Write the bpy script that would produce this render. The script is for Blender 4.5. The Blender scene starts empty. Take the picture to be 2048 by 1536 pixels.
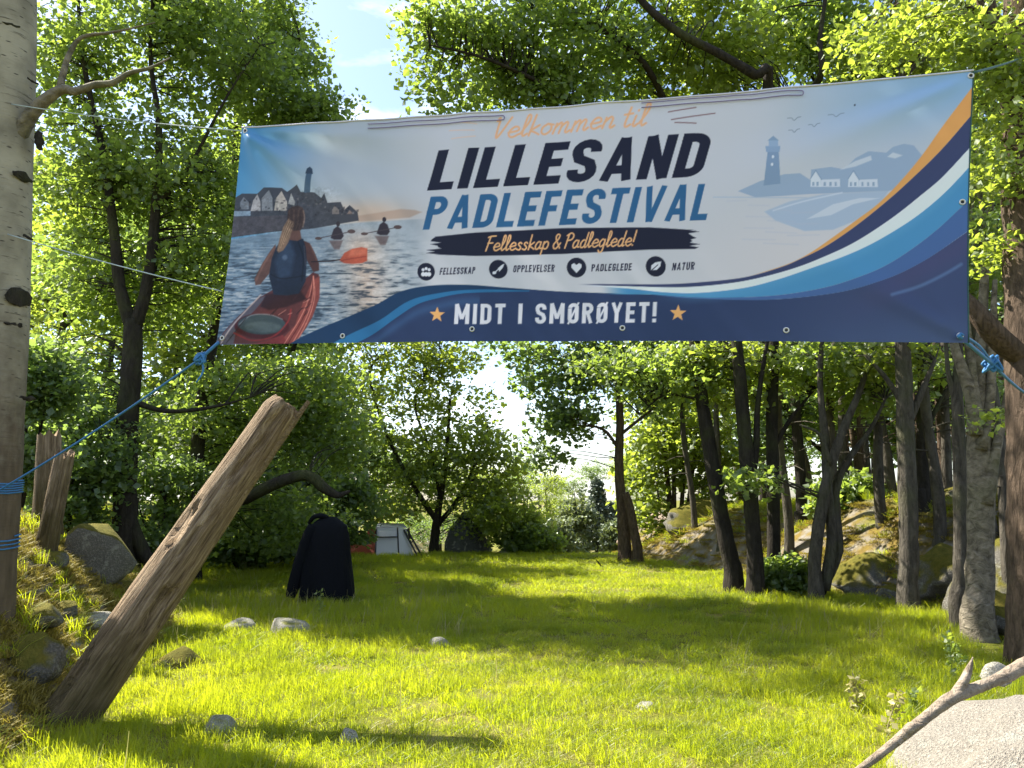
import bpy, math, random
import numpy as np
from mathutils import Vector, Matrix
R = math.radians
sc = bpy.context.scene
col = sc.collection

# ------------------------------------------------------------------ camera
FOC, PITCH, EYE = 1607.0, R(8.21), 1.6
cam = bpy.data.cameras.new('camera'); camo = bpy.data.objects.new('camera', cam); col.objects.link(camo)
cam.sensor_width = 36; cam.lens = 36*FOC/2048; cam.clip_start = .05; cam.clip_end = 3000
camo.location = (0, 0, EYE); camo.rotation_euler = (R(90)+PITCH, 0, 0); sc.camera = camo

# ------------------------------------------------------------------ light
SUN_EL, SUN_AZ = R(50), R(-62)          # azimuth measured from +Y (view direction) towards +X
sdir = Vector((math.sin(SUN_AZ)*math.cos(SUN_EL), math.cos(SUN_AZ)*math.cos(SUN_EL), math.sin(SUN_EL)))
sl = bpy.data.lights.new('sun', 'SUN'); slo = bpy.data.objects.new('sun', sl); col.objects.link(slo)
sl.energy = 5.0; sl.angle = R(.55); sl.color = (1, .94, .82)
slo.rotation_euler = sdir.to_track_quat('Z', 'Y').to_euler()
world = bpy.data.worlds.new('World'); sc.world = world; world.use_nodes = True
wn, wl = world.node_tree.nodes, world.node_tree.links
wn.clear()
wo = wn.new('ShaderNodeOutputWorld'); wb = wn.new('ShaderNodeBackground'); wb.inputs['Strength'].default_value = .09
sky = wn.new('ShaderNodeTexSky'); sky.sky_type = 'NISHITA'; sky.sun_disc = False
sky.sun_elevation = SUN_EL; sky.sun_rotation = SUN_AZ; sky.air_density = 1.0; sky.dust_density = 1.2; sky.ozone_density = 1.6
tc = wn.new('ShaderNodeTexCoord'); mp = wn.new('ShaderNodeMapping'); mp.inputs['Scale'].default_value = (1.2, 1.2, 3.2)
mp.inputs['Rotation'].default_value = (0, .5, .6)
nz = wn.new('ShaderNodeTexNoise'); nz.inputs['Scale'].default_value = 2.6; nz.inputs['Detail'].default_value = 7; nz.inputs['Roughness'].default_value = .58
nz.inputs['Distortion'].default_value = .6
cr = wn.new('ShaderNodeValToRGB'); cr.color_ramp.elements[0].position = .47; cr.color_ramp.elements[1].position = .76
cr.color_ramp.elements[1].color = (.8, .8, .8, 1)
mx = wn.new('ShaderNodeMix'); mx.data_type = 'RGBA'; mx.inputs['B'].default_value = (9.0, 9.3, 9.8, 1)
wl.new(tc.outputs['Generated'], mp.inputs['Vector']); wl.new(mp.outputs['Vector'], nz.inputs['Vector'])
wl.new(nz.outputs['Fac'], cr.inputs['Fac']); wl.new(cr.outputs['Color'], mx.inputs['Factor'])
wl.new(sky.outputs['Color'], mx.inputs['A']); wl.new(mx.outputs['Result'], wb.inputs['Color']); wl.new(wb.outputs['Background'], wo.inputs['Surface'])
vs = sc.view_settings; vs.view_transform = 'Standard'; vs.look = 'None'; vs.gamma = 1; vs.use_curve_mapping = False; vs.exposure = 1.75
sc.cycles.max_bounces = 8; sc.cycles.diffuse_bounces = 4; sc.cycles.transmission_bounces = 5; sc.cycles.glossy_bounces = 2

# ------------------------------------------------------------------ helpers
CP, SP = math.cos(PITCH), math.sin(PITCH)
def W(px, py, d):
    """world point on the photo ray (px,py) at depth y = d"""
    a, b = (px-1024)/FOC, (768-py)/FOC
    dy, dz = CP - b*SP, SP + b*CP
    return np.array([a*d/dy, d, EYE + dz*d/dy])
def project(P):
    x, y, z = P[..., 0], P[..., 1], P[..., 2]-EYE
    f = y*CP + z*SP; u = -y*SP + z*CP
    return 1024 + FOC*x/f, 768 - FOC*u/f
def sstep(a, b, x):
    t = np.clip((x-a)/(b-a), 0, 1); return t*t*(3-2*t)
def hash3(i, j, k, s):
    h = (i*374761393 + j*668265263 + k*2147483647 + s*1274126177) & 0xffffffff
    h = ((h ^ (h >> 13))*1274126177) & 0xffffffff
    h = ((h ^ (h >> 16))*2246822519) & 0xffffffff
    return (h & 0xffffff)/float(0xffffff)
def vnoise(P, s=0):
    P = np.asarray(P, float); F = np.floor(P).astype(np.int64); T = P-F; T = T*T*(3-2*T)
    out = 0
    for a in (0, 1):
        for b in (0, 1):
            for c in (0, 1):
                w = (T[..., 0] if a else 1-T[..., 0])*(T[..., 1] if b else 1-T[..., 1])*(T[..., 2] if c else 1-T[..., 2])
                out = out + w*hash3(F[..., 0]+a, F[..., 1]+b, F[..., 2]+c, s)
    return out*2-1
def fbm(P, oct=4, s=0):
    P = np.asarray(P, float); o = 0; a = 1; t = 0
    for i in range(oct):
        o = o + a*vnoise(P*(2.03**i), s+i*17); t += a; a *= .5
    return o/t
def n2(x, y, sc_=1., oct=3, s=0):
    return fbm(np.stack([np.asarray(x, float)*sc_, np.asarray(y, float)*sc_, np.zeros_like(np.asarray(x, float))+.37], -1), oct, s)

def mesh_np(name, V, faces, mat=None, smooth=False, mats=None):
    """faces: list of (n,k) int arrays"""
    me = bpy.data.meshes.new(name); V = np.asarray(V, np.float32)
    me.vertices.add(len(V)); me.vertices.foreach_set('co', V.ravel())
    fl = [np.asarray(f, np.int32) for f in faces if len(f)]
    if fl:
        tot = np.concatenate([np.full(len(f), f.shape[1], np.int32) for f in fl])
        me.loops.add(int(tot.sum())); me.loops.foreach_set('vertex_index', np.concatenate([f.ravel() for f in fl]))
        me.polygons.add(len(tot)); st = np.zeros(len(tot), np.int32); st[1:] = np.cumsum(tot)[:-1]
        me.polygons.foreach_set('loop_start', st)
        me.polygons.foreach_set('use_smooth', np.full(len(tot), bool(smooth)))
    me.update(calc_edges=True); me.validate()
    if mat: me.materials.append(mat)
    return me
class MB:
    """collects pieces of geometry that become ONE mesh"""
    def __init__(s): s.V = []; s.T = []; s.Q = []; s.n = 0
    def add(s, V, T=None, Q=None):
        V = np.asarray(V, float).reshape(-1, 3)
        if T is not None and len(T): s.T.append(np.asarray(T, int)+s.n)
        if Q is not None and len(Q): s.Q.append(np.asarray(Q, int)+s.n)
        s.V.append(V); s.n += len(V); return s
    def build(s, name, mat, parent=None, origin=None, smooth=True):
        V = np.concatenate(s.V); o = np.zeros(3) if origin is None else np.asarray(origin, float)
        fs = []
        if s.T: fs.append(np.concatenate(s.T))
        if s.Q: fs.append(np.concatenate(s.Q))
        me = mesh_np(name, V-o, fs, mat, smooth)
        ob = bpy.data.objects.new(name, me); col.objects.link(ob)
        if parent is not None: ob.parent = parent
        else: ob.location = o
        return ob
def tag(o, label=None, cat=None, group=None, kind=None):
    if label: o['label'] = label
    if cat: o['category'] = cat
    if group: o['group'] = group
    if kind: o['kind'] = kind
    return o
def thing(name, base, label, cat, group=None):
    o = bpy.data.objects.new(name, None); col.objects.link(o); o.location = base; o.empty_display_size = .2
    return tag(o, label, cat, group)
def copy_tree(o, parent=None):
    c = o.copy(); col.objects.link(c); c.parent = parent
    for ch in list(o.children): copy_tree(ch, c)
    return c
def crom(P, per=5):
    """Catmull-Rom resample of rows (any number of columns)"""
    P = np.asarray(P, float)
    if len(P) < 3: 
        t = np.linspace(0, 1, per+1)[:, None]; return P[0]*(1-t)+P[-1]*t
    A = np.vstack([2*P[0]-P[1], P, 2*P[-1]-P[-2]]); out = []
    for i in range(1, len(A)-2):
        t = np.linspace(0, 1, per, endpoint=False)[:, None]
        p0, p1, p2, p3 = A[i-1], A[i], A[i+1], A[i+2]
        out.append(.5*((2*p1)+(-p0+p2)*t+(2*p0-5*p1+4*p2-p3)*t**2+(-p0+3*p1-3*p2+p3)*t**3))
    out.append(P[-1:]); return np.vstack(out)
def tube(mb, pts, rad, seg=8, per=4, noise=0., nscale=3., seed=0, cap=True, smooth=True, flat=None):
    P = np.asarray(pts, float); r = np.asarray(rad, float)
    if smooth and len(P) > 1:
        A = crom(np.column_stack([P, r]), per); P, r = A[:, :3], np.maximum(A[:, 3], .0005)
    n = len(P); T = np.gradient(P, axis=0); T /= np.linalg.norm(T, axis=1)[:, None]+1e-9
    ref = np.array([0, 0, 1.]) if abs(T[0, 2]) < .9 else np.array([1., 0, 0])
    u = np.cross(T[0], ref); u /= np.linalg.norm(u); U = []
    for i in range(n):
        u = u - T[i]*np.dot(u, T[i]); u /= np.linalg.norm(u)+1e-9; U.append(u)
    U = np.array(U); Vv = np.cross(T, U); a = np.linspace(0, 2*np.pi, seg, endpoint=False)
    D = U[:, None, :]*np.cos(a)[None, :, None] + Vv[:, None, :]*np.sin(a)[None, :, None]
    RR = r[:, None]*np.ones(seg)[None]
    if noise:
        RR = RR*(1+noise*fbm((P[:, None, :]+D*r[:, None, None])*nscale, 3, seed))
    V = P[:, None, :]+D*RR[:, :, None]
    i, j = np.meshgrid(np.arange(n-1), np.arange(seg), indexing='ij'); j2 = (j+1) % seg
    Q = np.stack([i*seg+j, i*seg+j2, (i+1)*seg+j2, (i+1)*seg+j], -1).reshape(-1, 4)
    V = V.reshape(-1, 3); Tn = []
    if cap:
        c0, c1 = len(V), len(V)+1; V = np.vstack([V, P[0], P[-1]]); jj = np.arange(seg); k = (n-1)*seg
        Tn = np.vstack([np.stack([np.full(seg, c0), (jj+1) % seg, jj], -1), np.stack([np.full(seg, c1), k+jj, k+(jj+1) % seg], -1)])
    mb.add(V, Tn, Q); return mb
def ico(sub):
    import bmesh
    bm = bmesh.new(); bmesh.ops.create_icosphere(bm, subdivisions=sub, radius=1)
    V = np.array([v.co[:] for v in bm.verts]); F = np.array([[v.index for v in f.verts] for f in bm.faces]); bm.free(); return V, F
ICO = {k: ico(k) for k in (1, 2, 3, 4, 5)}
def box(mb, c, s, rot=None):
    V = np.array([[x, y, z] for x in (-.5, .5) for y in (-.5, .5) for z in (-.5, .5)])*np.asarray(s)
    if rot is not None: V = V@np.array(rot).T
    mb.add(V+np.asarray(c), None, [[0, 1, 3, 2], [4, 6, 7, 5], [0, 4, 5, 1], [2, 3, 7, 6], [0, 2, 6, 4], [1, 5, 7, 3]]); return mb

# ------------------------------------------------------------------ materials
def newmat(name):
    m = bpy.data.materials.new(name); m.use_nodes = True; n = m.node_tree.nodes; n.clear(); return m, n, m.node_tree.links
def nd(n, typ, **kw):
    x = n.new(typ)
    for k, v in kw.items():
        if k in x.inputs: x.inputs[k].default_value = v
        else: setattr(x, k, v)
    return x
def ramp(n, stops):
    c = n.new('ShaderNodeValToRGB'); e = c.color_ramp.elements
    while len(e) < len(stops): e.new(.5)
    for k, (p, cc) in enumerate(stops):
        e[k].position = p; e[k].color = (*cc, 1) if len(cc) == 3 else cc
    return c
def mixc(n, l, fac, a, b, mode='MIX'):
    m = n.new('ShaderNodeMix'); m.data_type = 'RGBA'; m.blend_type = mode
    for k, v in (('Factor', fac), ('A', a), ('B', b)):
        if hasattr(v, 'is_output'): l.new(v, m.inputs[k])
        elif k == 'Factor': m.inputs[k].default_value = v
        else: m.inputs[k].default_value = (*v, 1)
    return m.outputs['Result']
def noise(n, l, vec, scale, detail=4, rough=.55, dist=0):
    x = nd(n, 'ShaderNodeTexNoise', Scale=scale, Detail=detail, Roughness=rough, Distortion=dist)
    if vec is not None: l.new(vec, x.inputs['Vector'])
    return x.outputs['Fac']
def mapped(n, l, src, scale):
    t = n.new('ShaderNodeTexCoord'); m = nd(n, 'ShaderNodeMapping', Scale=scale); l.new(t.outputs[src], m.inputs['Vector']); return m.outputs['Vector']
def finish(n, l, colr, rough=.8, bump=None, bs=.5, bd=.02, spec=.3):
    p = nd(n, 'ShaderNodeBsdfPrincipled', Roughness=rough); p.inputs['Specular IOR Level'].default_value = spec
    if hasattr(colr, 'is_output'): l.new(colr, p.inputs['Base Color'])
    else: p.inputs['Base Color'].default_value = (*colr, 1)
    if bump is not None:
        b = nd(n, 'ShaderNodeBump', Strength=bs, Distance=bd); l.new(bump, b.inputs['Height']); l.new(b.outputs['Normal'], p.inputs['Normal'])
    o = n.new('ShaderNodeOutputMaterial'); l.new(p.outputs['BSDF'], o.inputs['Surface']); return p, o
def m_bark(name, dark, light, vscale=(9, 9, 2.2), fine=30, moss=0.):
    m, n, l = newmat(name); v = mapped(n, l, 'Object', vscale); v2 = mapped(n, l, 'Object', (1, 1, 1))
    a = noise(n, l, v, 1.6, 6, .65, .6); b = noise(n, l, v2, fine, 3); c = noise(n, l, v2, 1.3, 3)
    r = ramp(n, [(.37, dark), (.64, light)]); l.new(a, r.inputs['Fac'])
    k = mixc(n, l, .45, r.outputs['Color'], mixc(n, l, b, dark, light))
    r2 = ramp(n, [(.5, (0, 0, 0)), (.68, (1, 1, 1))]); l.new(c, r2.inputs['Fac'])
    if moss: k = mixc(n, l, mixc(n, l, moss, (0, 0, 0), r2.outputs['Color']), k, (.07, .085, .02))
    finish(n, l, k, .9, a, 1., .06, .15); return m
def m_birch(name):
    m, n, l = newmat(name); v = mapped(n, l, 'Object', (1, 1, 1)); vs_ = mapped(n, l, 'Object', (2.5, 2.5, 22))
    a = noise(n, l, v, 3.5, 5); r = ramp(n, [(.3, (.17, .15, .11)), (.62, (.33, .295, .22))]); l.new(a, r.inputs['Fac'])
    st = noise(n, l, vs_, 1.7, 4, .6); rs = ramp(n, [(.60, (0, 0, 0)), (.68, (1, 1, 1))]); l.new(st, rs.inputs['Fac'])
    vo = nd(n, 'ShaderNodeTexVoronoi', Scale=1.0); l.new(mapped(n, l, 'Object', (8, 8, 30)), vo.inputs['Vector'])
    rd = ramp(n, [(.10, (1, 1, 1)), (.2, (0, 0, 0))]); l.new(vo.outputs['Distance'], rd.inputs['Fac'])
    k = mixc(n, l, rs.outputs['Color'], r.outputs['Color'], (.10, .085, .06))
    k = mixc(n, l, rd.outputs['Color'], k, (.05, .04, .03))
    vb = nd(n, 'ShaderNodeTexVoronoi', Scale=1.0); l.new(mapped(n, l, 'Object', (2.2, 2.2, 2.0)), vb.inputs['Vector'])
    nn = noise(n, l, v, 9, 3); ad = nd(n, 'ShaderNodeMath', operation='MULTIPLY_ADD'); l.new(nn, ad.inputs[0]); ad.inputs[1].default_value = .25; l.new(vb.outputs['Distance'], ad.inputs[2])
    rb = ramp(n, [(.25, (1, 1, 1)), (.31, (0, 0, 0))]); l.new(ad.outputs[0], rb.inputs['Fac'])
    k = mixc(n, l, rb.outputs['Color'], k, (.035, .028, .022))
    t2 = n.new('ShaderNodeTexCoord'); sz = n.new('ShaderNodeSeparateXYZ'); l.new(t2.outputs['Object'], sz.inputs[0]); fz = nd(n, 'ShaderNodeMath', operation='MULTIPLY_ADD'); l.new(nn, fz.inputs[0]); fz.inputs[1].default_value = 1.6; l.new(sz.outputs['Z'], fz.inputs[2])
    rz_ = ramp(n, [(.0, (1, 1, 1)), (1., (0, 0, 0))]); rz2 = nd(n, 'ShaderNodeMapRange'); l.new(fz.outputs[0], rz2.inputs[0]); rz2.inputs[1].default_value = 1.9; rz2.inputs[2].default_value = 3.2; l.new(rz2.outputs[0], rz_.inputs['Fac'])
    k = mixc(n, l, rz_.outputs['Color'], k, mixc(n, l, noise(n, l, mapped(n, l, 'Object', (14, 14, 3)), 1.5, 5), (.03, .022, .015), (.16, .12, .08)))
    finish(n, l, k, .8, st, .5, .012, .25); return m
def m_leaf(name, c0, c1, trans, tw=.5, gl=.06, straw=0.):
    m, n, l = newmat(name); g = n.new('ShaderNodeNewGeometry')
    r = ramp(n, [(0, c0), (1, c1)]); l.new(g.outputs['Random Per Island'], r.inputs['Fac'])
    r2 = ramp(n, [(0, tuple(x*.7 for x in trans)), (1, trans)]); l.new(g.outputs['Random Per Island'], r2.inputs['Fac'])
    k1, k2 = r.outputs['Color'], r2.outputs['Color']
    if straw:
        oi = n.new('ShaderNodeObjectInfo'); rs = ramp(n, [(.35, (0, 0, 0)), (1., (straw,)*3)]); l.new(oi.outputs['Random'], rs.inputs['Fac']); pn = noise(n, l, g.outputs['Position'], .9, 4, .6); rp = ramp(n, [(.42, (0, 0, 0)), (.66, (straw,)*3)]); l.new(pn, rp.inputs['Fac'])
        f_ = mixc(n, l, 1., rs.outputs['Color'], rp.outputs['Color'], 'LIGHTEN'); k1 = mixc(n, l, f_, k1, (.27, .255, .03)); k2 = mixc(n, l, f_, k2, (.66, .64, .04))
        rg3 = ramp(n, [(.30, (.55, .62, .7)), (.55, (1, 1, 1))]); l.new(noise(n, l, g.outputs['Position'], .55, 3, .6), rg3.inputs['Fac']); k1 = mixc(n, l, 1., k1, rg3.outputs['Color'], 'MULTIPLY'); k2 = mixc(n, l, 1., k2, rg3.outputs['Color'], 'MULTIPLY')
    d = n.new('ShaderNodeBsdfDiffuse'); l.new(k1, d.inputs['Color'])
    t = n.new('ShaderNodeBsdfTranslucent'); l.new(k2, t.inputs['Color'])
    a = n.new('ShaderNodeMixShader'); a.inputs[0].default_value = tw; l.new(d.outputs[0], a.inputs[1]); l.new(t.outputs[0], a.inputs[2])
    gg = nd(n, 'ShaderNodeBsdfGlossy', Roughness=.5); gg.inputs['Color'].default_value = (.9, .95, .9, 1)
    b = n.new('ShaderNodeMixShader'); b.inputs[0].default_value = gl; l.new(a.outputs[0], b.inputs[1]); l.new(gg.outputs[0], b.inputs[2])
    o = n.new('ShaderNodeOutputMaterial'); l.new(b.outputs[0], o.inputs['Surface']); return m
def m_plain(name, c, rough=.6, c2=None, scale=20, spec=.3, bd=.003):
    m, n, l = newmat(name); v = mapped(n, l, 'Object', (1, 1, 1)); a = noise(n, l, v, scale, 4)
    finish(n, l, mixc(n, l, a, c, c2 or tuple(x*.75 for x in c)), rough, a, .4, bd, spec); return m
def m_rock(name, c0, c1, moss=(.13, .12, .02), mossamt=.5, fine=60, lich=.5):
    m, n, l = newmat(name); v = mapped(n, l, 'Object', (1, 1, 1))
    a = noise(n, l, v, 4, 6, .6); b = noise(n, l, v, fine, 3, .7); g = n.new('ShaderNodeNewGeometry'); sx = n.new('ShaderNodeSeparateXYZ'); l.new(g.outputs['Normal'], sx.inputs[0])
    k = mixc(n, l, a, c0, c1); rb = ramp(n, [(.35, tuple(x*.55 for x in c0)), (.5, c0), (.68, tuple(min(1, x*1.35) for x in c1))]); l.new(b, rb.inputs['Fac'])
    k = mixc(n, l, .5, k, rb.outputs['Color'])
    li = noise(n, l, v, 9, 3, .5); rl = ramp(n, [(.58, (0, 0, 0)), (.66, (lich, lich, lich))]); l.new(li, rl.inputs['Fac']); k = mixc(n, l, rl.outputs['Color'], k, (.36, .36, .31))
    mn = noise(n, l, v, 2.6, 4); ma = nd(n, 'ShaderNodeMath', operation='MULTIPLY_ADD'); l.new(mn, ma.inputs[0]); ma.inputs[1].default_value = 1.2; l.new(sx.outputs['Z'], ma.inputs[2])
    lo = 1.55-mossamt; rm = ramp(n, [(min(.98, lo/2), (0, 0, 0)), (min(1, lo/2+.1), (1, 1, 1))])
    hv = nd(n, 'ShaderNodeMath', operation='MULTIPLY'); l.new(ma.outputs[0], hv.inputs[0]); hv.inputs[1].default_value = .5; l.new(hv.outputs[0], rm.inputs['Fac'])
    mr = ramp(n, [(.3, tuple(x*.3 for x in moss)), (.5, moss), (.7, (moss[0]*2.1, moss[1]*1.7, moss[2]*2))]); l.new(noise(n, l, v, 11, 6, .75), mr.inputs['Fac']); k = mixc(n, l, rm.outputs['Color'], k, mixc(n, l, b, mr.outputs['Color'], moss))
    hb = nd(n, 'ShaderNodeMath', operation='ADD'); l.new(a, hb.inputs[0]); l.new(b, hb.inputs[1])
    finish(n, l, k, .92, hb.outputs[0], 1., .04, .15); return m

def m_log(name, c0, c1, c2):
    m, n, l = newmat(name); v = mapped(n, l, 'Object', (18, 18, 1.1)); vf = mapped(n, l, 'Object', (70, 70, 5)); v1 = mapped(n, l, 'Object', (2.2, 2.2, 1.5))
    a = noise(n, l, v, 1.3, 6, .7, 1.2); f = noise(n, l, vf, 1, 3, .6); p = noise(n, l, v1, 1.6, 5, .6)
    r = ramp(n, [(.34, c0), (.47, c1), (.63, c2)]); l.new(a, r.inputs['Fac']); rf = ramp(n, [(.3, c0), (.7, c2)]); l.new(f, rf.inputs['Fac'])
    k = mixc(n, l, .4, r.outputs['Color'], rf.outputs['Color']); rp = ramp(n, [(.56, (0, 0, 0)), (.7, (.75, .75, .75))]); l.new(p, rp.inputs['Fac']); k = mixc(n, l, rp.outputs['Color'], k, c1)
    t2 = n.new('ShaderNodeTexCoord'); sz = n.new('ShaderNodeSeparateXYZ'); l.new(t2.outputs['Object'], sz.inputs[0]); fz = nd(n, 'ShaderNodeMath', operation='MULTIPLY_ADD'); l.new(p, fz.inputs[0]); fz.inputs[1].default_value = -1.4; l.new(sz.outputs['Z'], fz.inputs[2])
    mr = nd(n, 'ShaderNodeMapRange'); l.new(fz.outputs[0], mr.inputs[0]); mr.inputs[1].default_value = -.35; mr.inputs[2].default_value = .35; mr.inputs[3].default_value = .8; mr.inputs[4].default_value = 0.; k = mixc(n, l, mr.outputs[0], k, mixc(n, l, f, (.03, .022, .010), (.10, .085, .025)))
    h = nd(n, 'ShaderNodeMath', operation='ADD'); l.new(a, h.inputs[0]); l.new(f, h.inputs[1]); finish(n, l, k, .85, h.outputs[0], 1., .035, .2); return m
M = {}
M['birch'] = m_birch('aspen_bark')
M['bark_grey'] = m_bark('grey_bark', (.026, .022, .018), (.125, .11, .088), moss=.5)
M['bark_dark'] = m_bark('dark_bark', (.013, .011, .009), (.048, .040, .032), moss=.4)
M['bark_brown'] = m_bark('brown_bark', (.028, .02, .014), (.155, .11, .078), vscale=(12, 12, 3))
M['bark_pale'] = m_bark('pale_bark', (.035, .028, .02), (.30, .26, .20), vscale=(5, 5, 6), fine=18, moss=.5)
M['log'] = m_log('log_wood', (.035, .02, .011), (.17, .11, .062), (.44, .33, .215))
M['log_end'] = m_bark('log_end_wood', (.12, .08, .045), (.42, .31, .2), vscale=(20, 20, 20))
M['stump'] = m_log('stump_wood', (.045, .028, .017), (.17, .115, .07), (.38, .29, .2))
M['drift'] = m_bark('driftwood', (.16, .12, .085), (.44, .36, .28), vscale=(9, 9, 9), fine=50)
M['leaf_a'] = m_leaf('leaf_mid', (.045, .085, .024), (.10, .145, .032), (.40, .54, .07), .58)
M['leaf_b'] = m_leaf('leaf_dark', (.036, .072, .028), (.085, .13, .04), (.32, .46, .08), .56)
M['leaf_c'] = m_leaf('leaf_yellow', (.06, .10, .022), (.13, .165, .03), (.47, .58, .06), .6)
M['leaf_haze'] = m_leaf('leaf_haze', (.06, .09, .045), (.12, .15, .06), (.24, .29, .08), .4)  # far foliage: paler leaf colour stands in for distance haze
M['needle_haze'] = m_leaf('needle_haze', (.07, .10, .08), (.11, .14, .11), (.09, .12, .07), .25)  # spruce needles lightened towards blue, aerial haze put into the colour
M['grass'] = m_leaf('grass_blade', (.09, .15, .006), (.21, .25, .012), (.66, .76, .012), .6, .03, .42)
M['grass_dry'] = m_leaf('grass_pale', (.22, .20, .06), (.36, .32, .12), (.40, .38, .12), .4, .05)
M['moss'] = m_leaf('moss_tuft', (.15, .12, .02), (.32, .25, .05), (.42, .35, .05), .35, .02)
M['rock_big'] = m_rock('granite_pale', (.25, .225, .19), (.35, .32, .275), mossamt=-.6, fine=62, lich=.5)
M['rock_moss'] = m_rock('mossy_rock', (.10, .095, .085), (.24, .225, .195), mossamt=.62)
M['rock_lawn'] = m_rock('lawn_stone', (.26, .25, .21), (.46, .44, .38), mossamt=.05, moss=(.16, .17, .03))
M['rock_dark'] = m_rock('dark_boulder', (.06, .062, .06), (.14, .14, .135), mossamt=.2)
M['rock_pink'] = m_rock('pink_granite', (.32, .24, .19), (.46, .36, .30), mossamt=-.2, moss=(.2, .17, .03))
M['rope_blue'] = m_plain('blue_rope', (.03, .12, .30), .6, (.05, .20, .42), 120)
M['cord_pale'] = m_plain('pale_cord', (.42, .50, .52), .6)
M['cord_green'] = m_plain('green_cord', (.03, .09, .08), .7)
M['black'] = m_plain('black_cloth', (.0035, .004, .006), .85, (.006, .007, .010), 30, .12, .01)
M['tent_white'] = m_plain('tent_white', (.55, .55, .62), .6, (.48, .48, .56), 3)
M['tent_red'] = m_plain('tent_red', (.28, .055, .022), .7, (.2, .04, .02), 3)
M['tent_dark'] = m_plain('tent_dark', (.03, .03, .04), .6)
M['metal'] = m_plain('eyelet_metal', (.62, .62, .62), .35, None, 40, .6)
M['hem'] = m_plain('hem_tape', (.62, .60, .68), .45)
M['hem_line'] = m_plain('tie_cord', (.26, .22, .38), .6)

# ------------------------------------------------------------------ terrain
def hgt(x, y):
    x = np.asarray(x, float); y = np.asarray(y, float)
    h = .05*n2(x, y, .35, 2, 5)+.015*n2(x, y, 1.6, 2, 9)
    xl = np.interp(y, [0, 5.5, 7.8, 12.9, 20, 30, 80], [-2.8, -3.0, -3.45, -5.2, -8, -9.5, -14]); xl = xl + .35*n2(y, y*0, .5, 2, 3)
    d = np.maximum(0, xl-x); d = d*d/(d+.3)
    H = np.interp(y, [-10, 0, 5, 9, 11, 14, 40, 70], [1, 1.6, 2.4, 2.5, 1.7, 1.2, 1.4, .5])
    h = h+H*(1-np.exp(-.62*d))*(1+.25*n2(x, y, .8, 3, 21)) + sstep(0, .5, d)*.13*n2(x, y, 1.7, 3, 31)+sstep(.2, .8, d)*.10*np.abs(n2(x, y, 3.1, 2, 33))
    xr = np.interp(y, [0, 4, 9, 12, 14, 18, 22, 26, 80], [5.8, 6.2, 6.6, 6.5, 5.8, 4.8, 3.7, 3.2, 6]); xr = xr+.3*n2(y, y*0, .6, 2, 7)
    d = np.maximum(0, x-xr); d = d*d/(d+.4)
    H = np.interp(y, [-10, 0, 6, 10, 16, 24, 40, 70], [.5, .9, 1.6, 2.3, 2.0, 1.5, 1.2, .5])
    h = h+H*(1-np.exp(-.8*d))*(1+.3*n2(x, y, .7, 3, 41)) + sstep(0, .6, d)*.14*n2(x, y, 1.5, 3, 51)
    h = h-1.5*sstep(24, 33, y)*(1-sstep(2.5, 6, np.abs(x-1)-2))-.0*y
    return h
def grow(a, n, g, sgn, st):
    o = []; s = st
    for _ in range(n): s *= g; a += sgn*s; o.append(a)
    return o
xs = np.array(sorted(grow(-13, 30, 1.28, -1, .14))+list(np.arange(-13, 13.01, .14))+grow(13, 30, 1.28, 1, .14))
ys = np.array(sorted(grow(2., 26, 1.28, -1, .14))+list(np.arange(2, 34, .14))+grow(33.96, 32, 1.28, 1, .14))
GX, GY = np.meshgrid(xs, ys, indexing='ij'); GZ = hgt(GX, GY)
nx, ny = len(xs), len(ys); ii, jj = np.meshgrid(np.arange(nx-1), np.arange(ny-1), indexing='ij')
Q = np.stack([ii*ny+jj, (ii+1)*ny+jj, (ii+1)*ny+jj+1, ii*ny+jj+1], -1).reshape(-1, 4)
m, n, l = newmat('ground_earth'); v = mapped(n, l, 'Object', (1, 1, 1))
a = noise(n, l, v, 1.1, 4); b = noise(n, l, v, 14, 4, .65); g = n.new('ShaderNodeNewGeometry'); sx = n.new('ShaderNodeSeparateXYZ'); l.new(g.outputs['Normal'], sx.inputs[0])
lawn = mixc(n, l, b, (.06, .075, .008), (.15, .15, .02)); r = ramp(n, [(.45, (0, 0, 0)), (.62, (1, 1, 1))]); l.new(a, r.inputs['Fac'])
lawn = mixc(n, l, r.outputs['Color'], lawn, mixc(n, l, b, (.11, .10, .025), (.22, .19, .05)))
bank = mixc(n, l, b, (.06, .04, .018), (.22, .16, .035)); r3 = ramp(n, [(.4, (0, 0, 0)), (.6, (1, 1, 1))]); l.new(noise(n, l, v, 3.2, 4), r3.inputs['Fac'])
bank = mixc(n, l, r3.outputs['Color'], bank, mixc(n, l, b, (.10, .09, .08), (.24, .22, .19)))
r2 = ramp(n, [(.80, (1, 1, 1)), (.95, (0, 0, 0))]); l.new(sx.outputs['Z'], r2.inputs['Fac'])
finish(n, l, mixc(n, l, r2.outputs['Color'], lawn, bank), .95, b, .7, .03, .1); M['ground'] = m
me = mesh_np('ground', np.stack([GX, GY, GZ], -1).reshape(-1, 3), [Q], m, True)
gr = bpy.data.objects.new('ground', me); col.objects.link(gr); tag(gr, 'grassy ground between two mossy banks', kind='structure')
def G(px, py, lo=3., hi=60.):
    """where the photo ray (px,py) meets the terrain"""
    ds = np.arange(lo, hi, .02); P = np.stack([W(px, py, 1.)*0+np.array([(W(px, py, 1.)[0])*d, d, EYE+(W(px, py, 1.)[2]-EYE)*d]) for d in (ds[0], ds[-1])])
    k = W(px, py, 1.); X = k[0]*ds; Z = EYE+(k[2]-EYE)*ds; hh = hgt(X, ds); i = np.argmax(Z <= hh)
    return np.array([X[i], ds[i], hh[i]])
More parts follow.
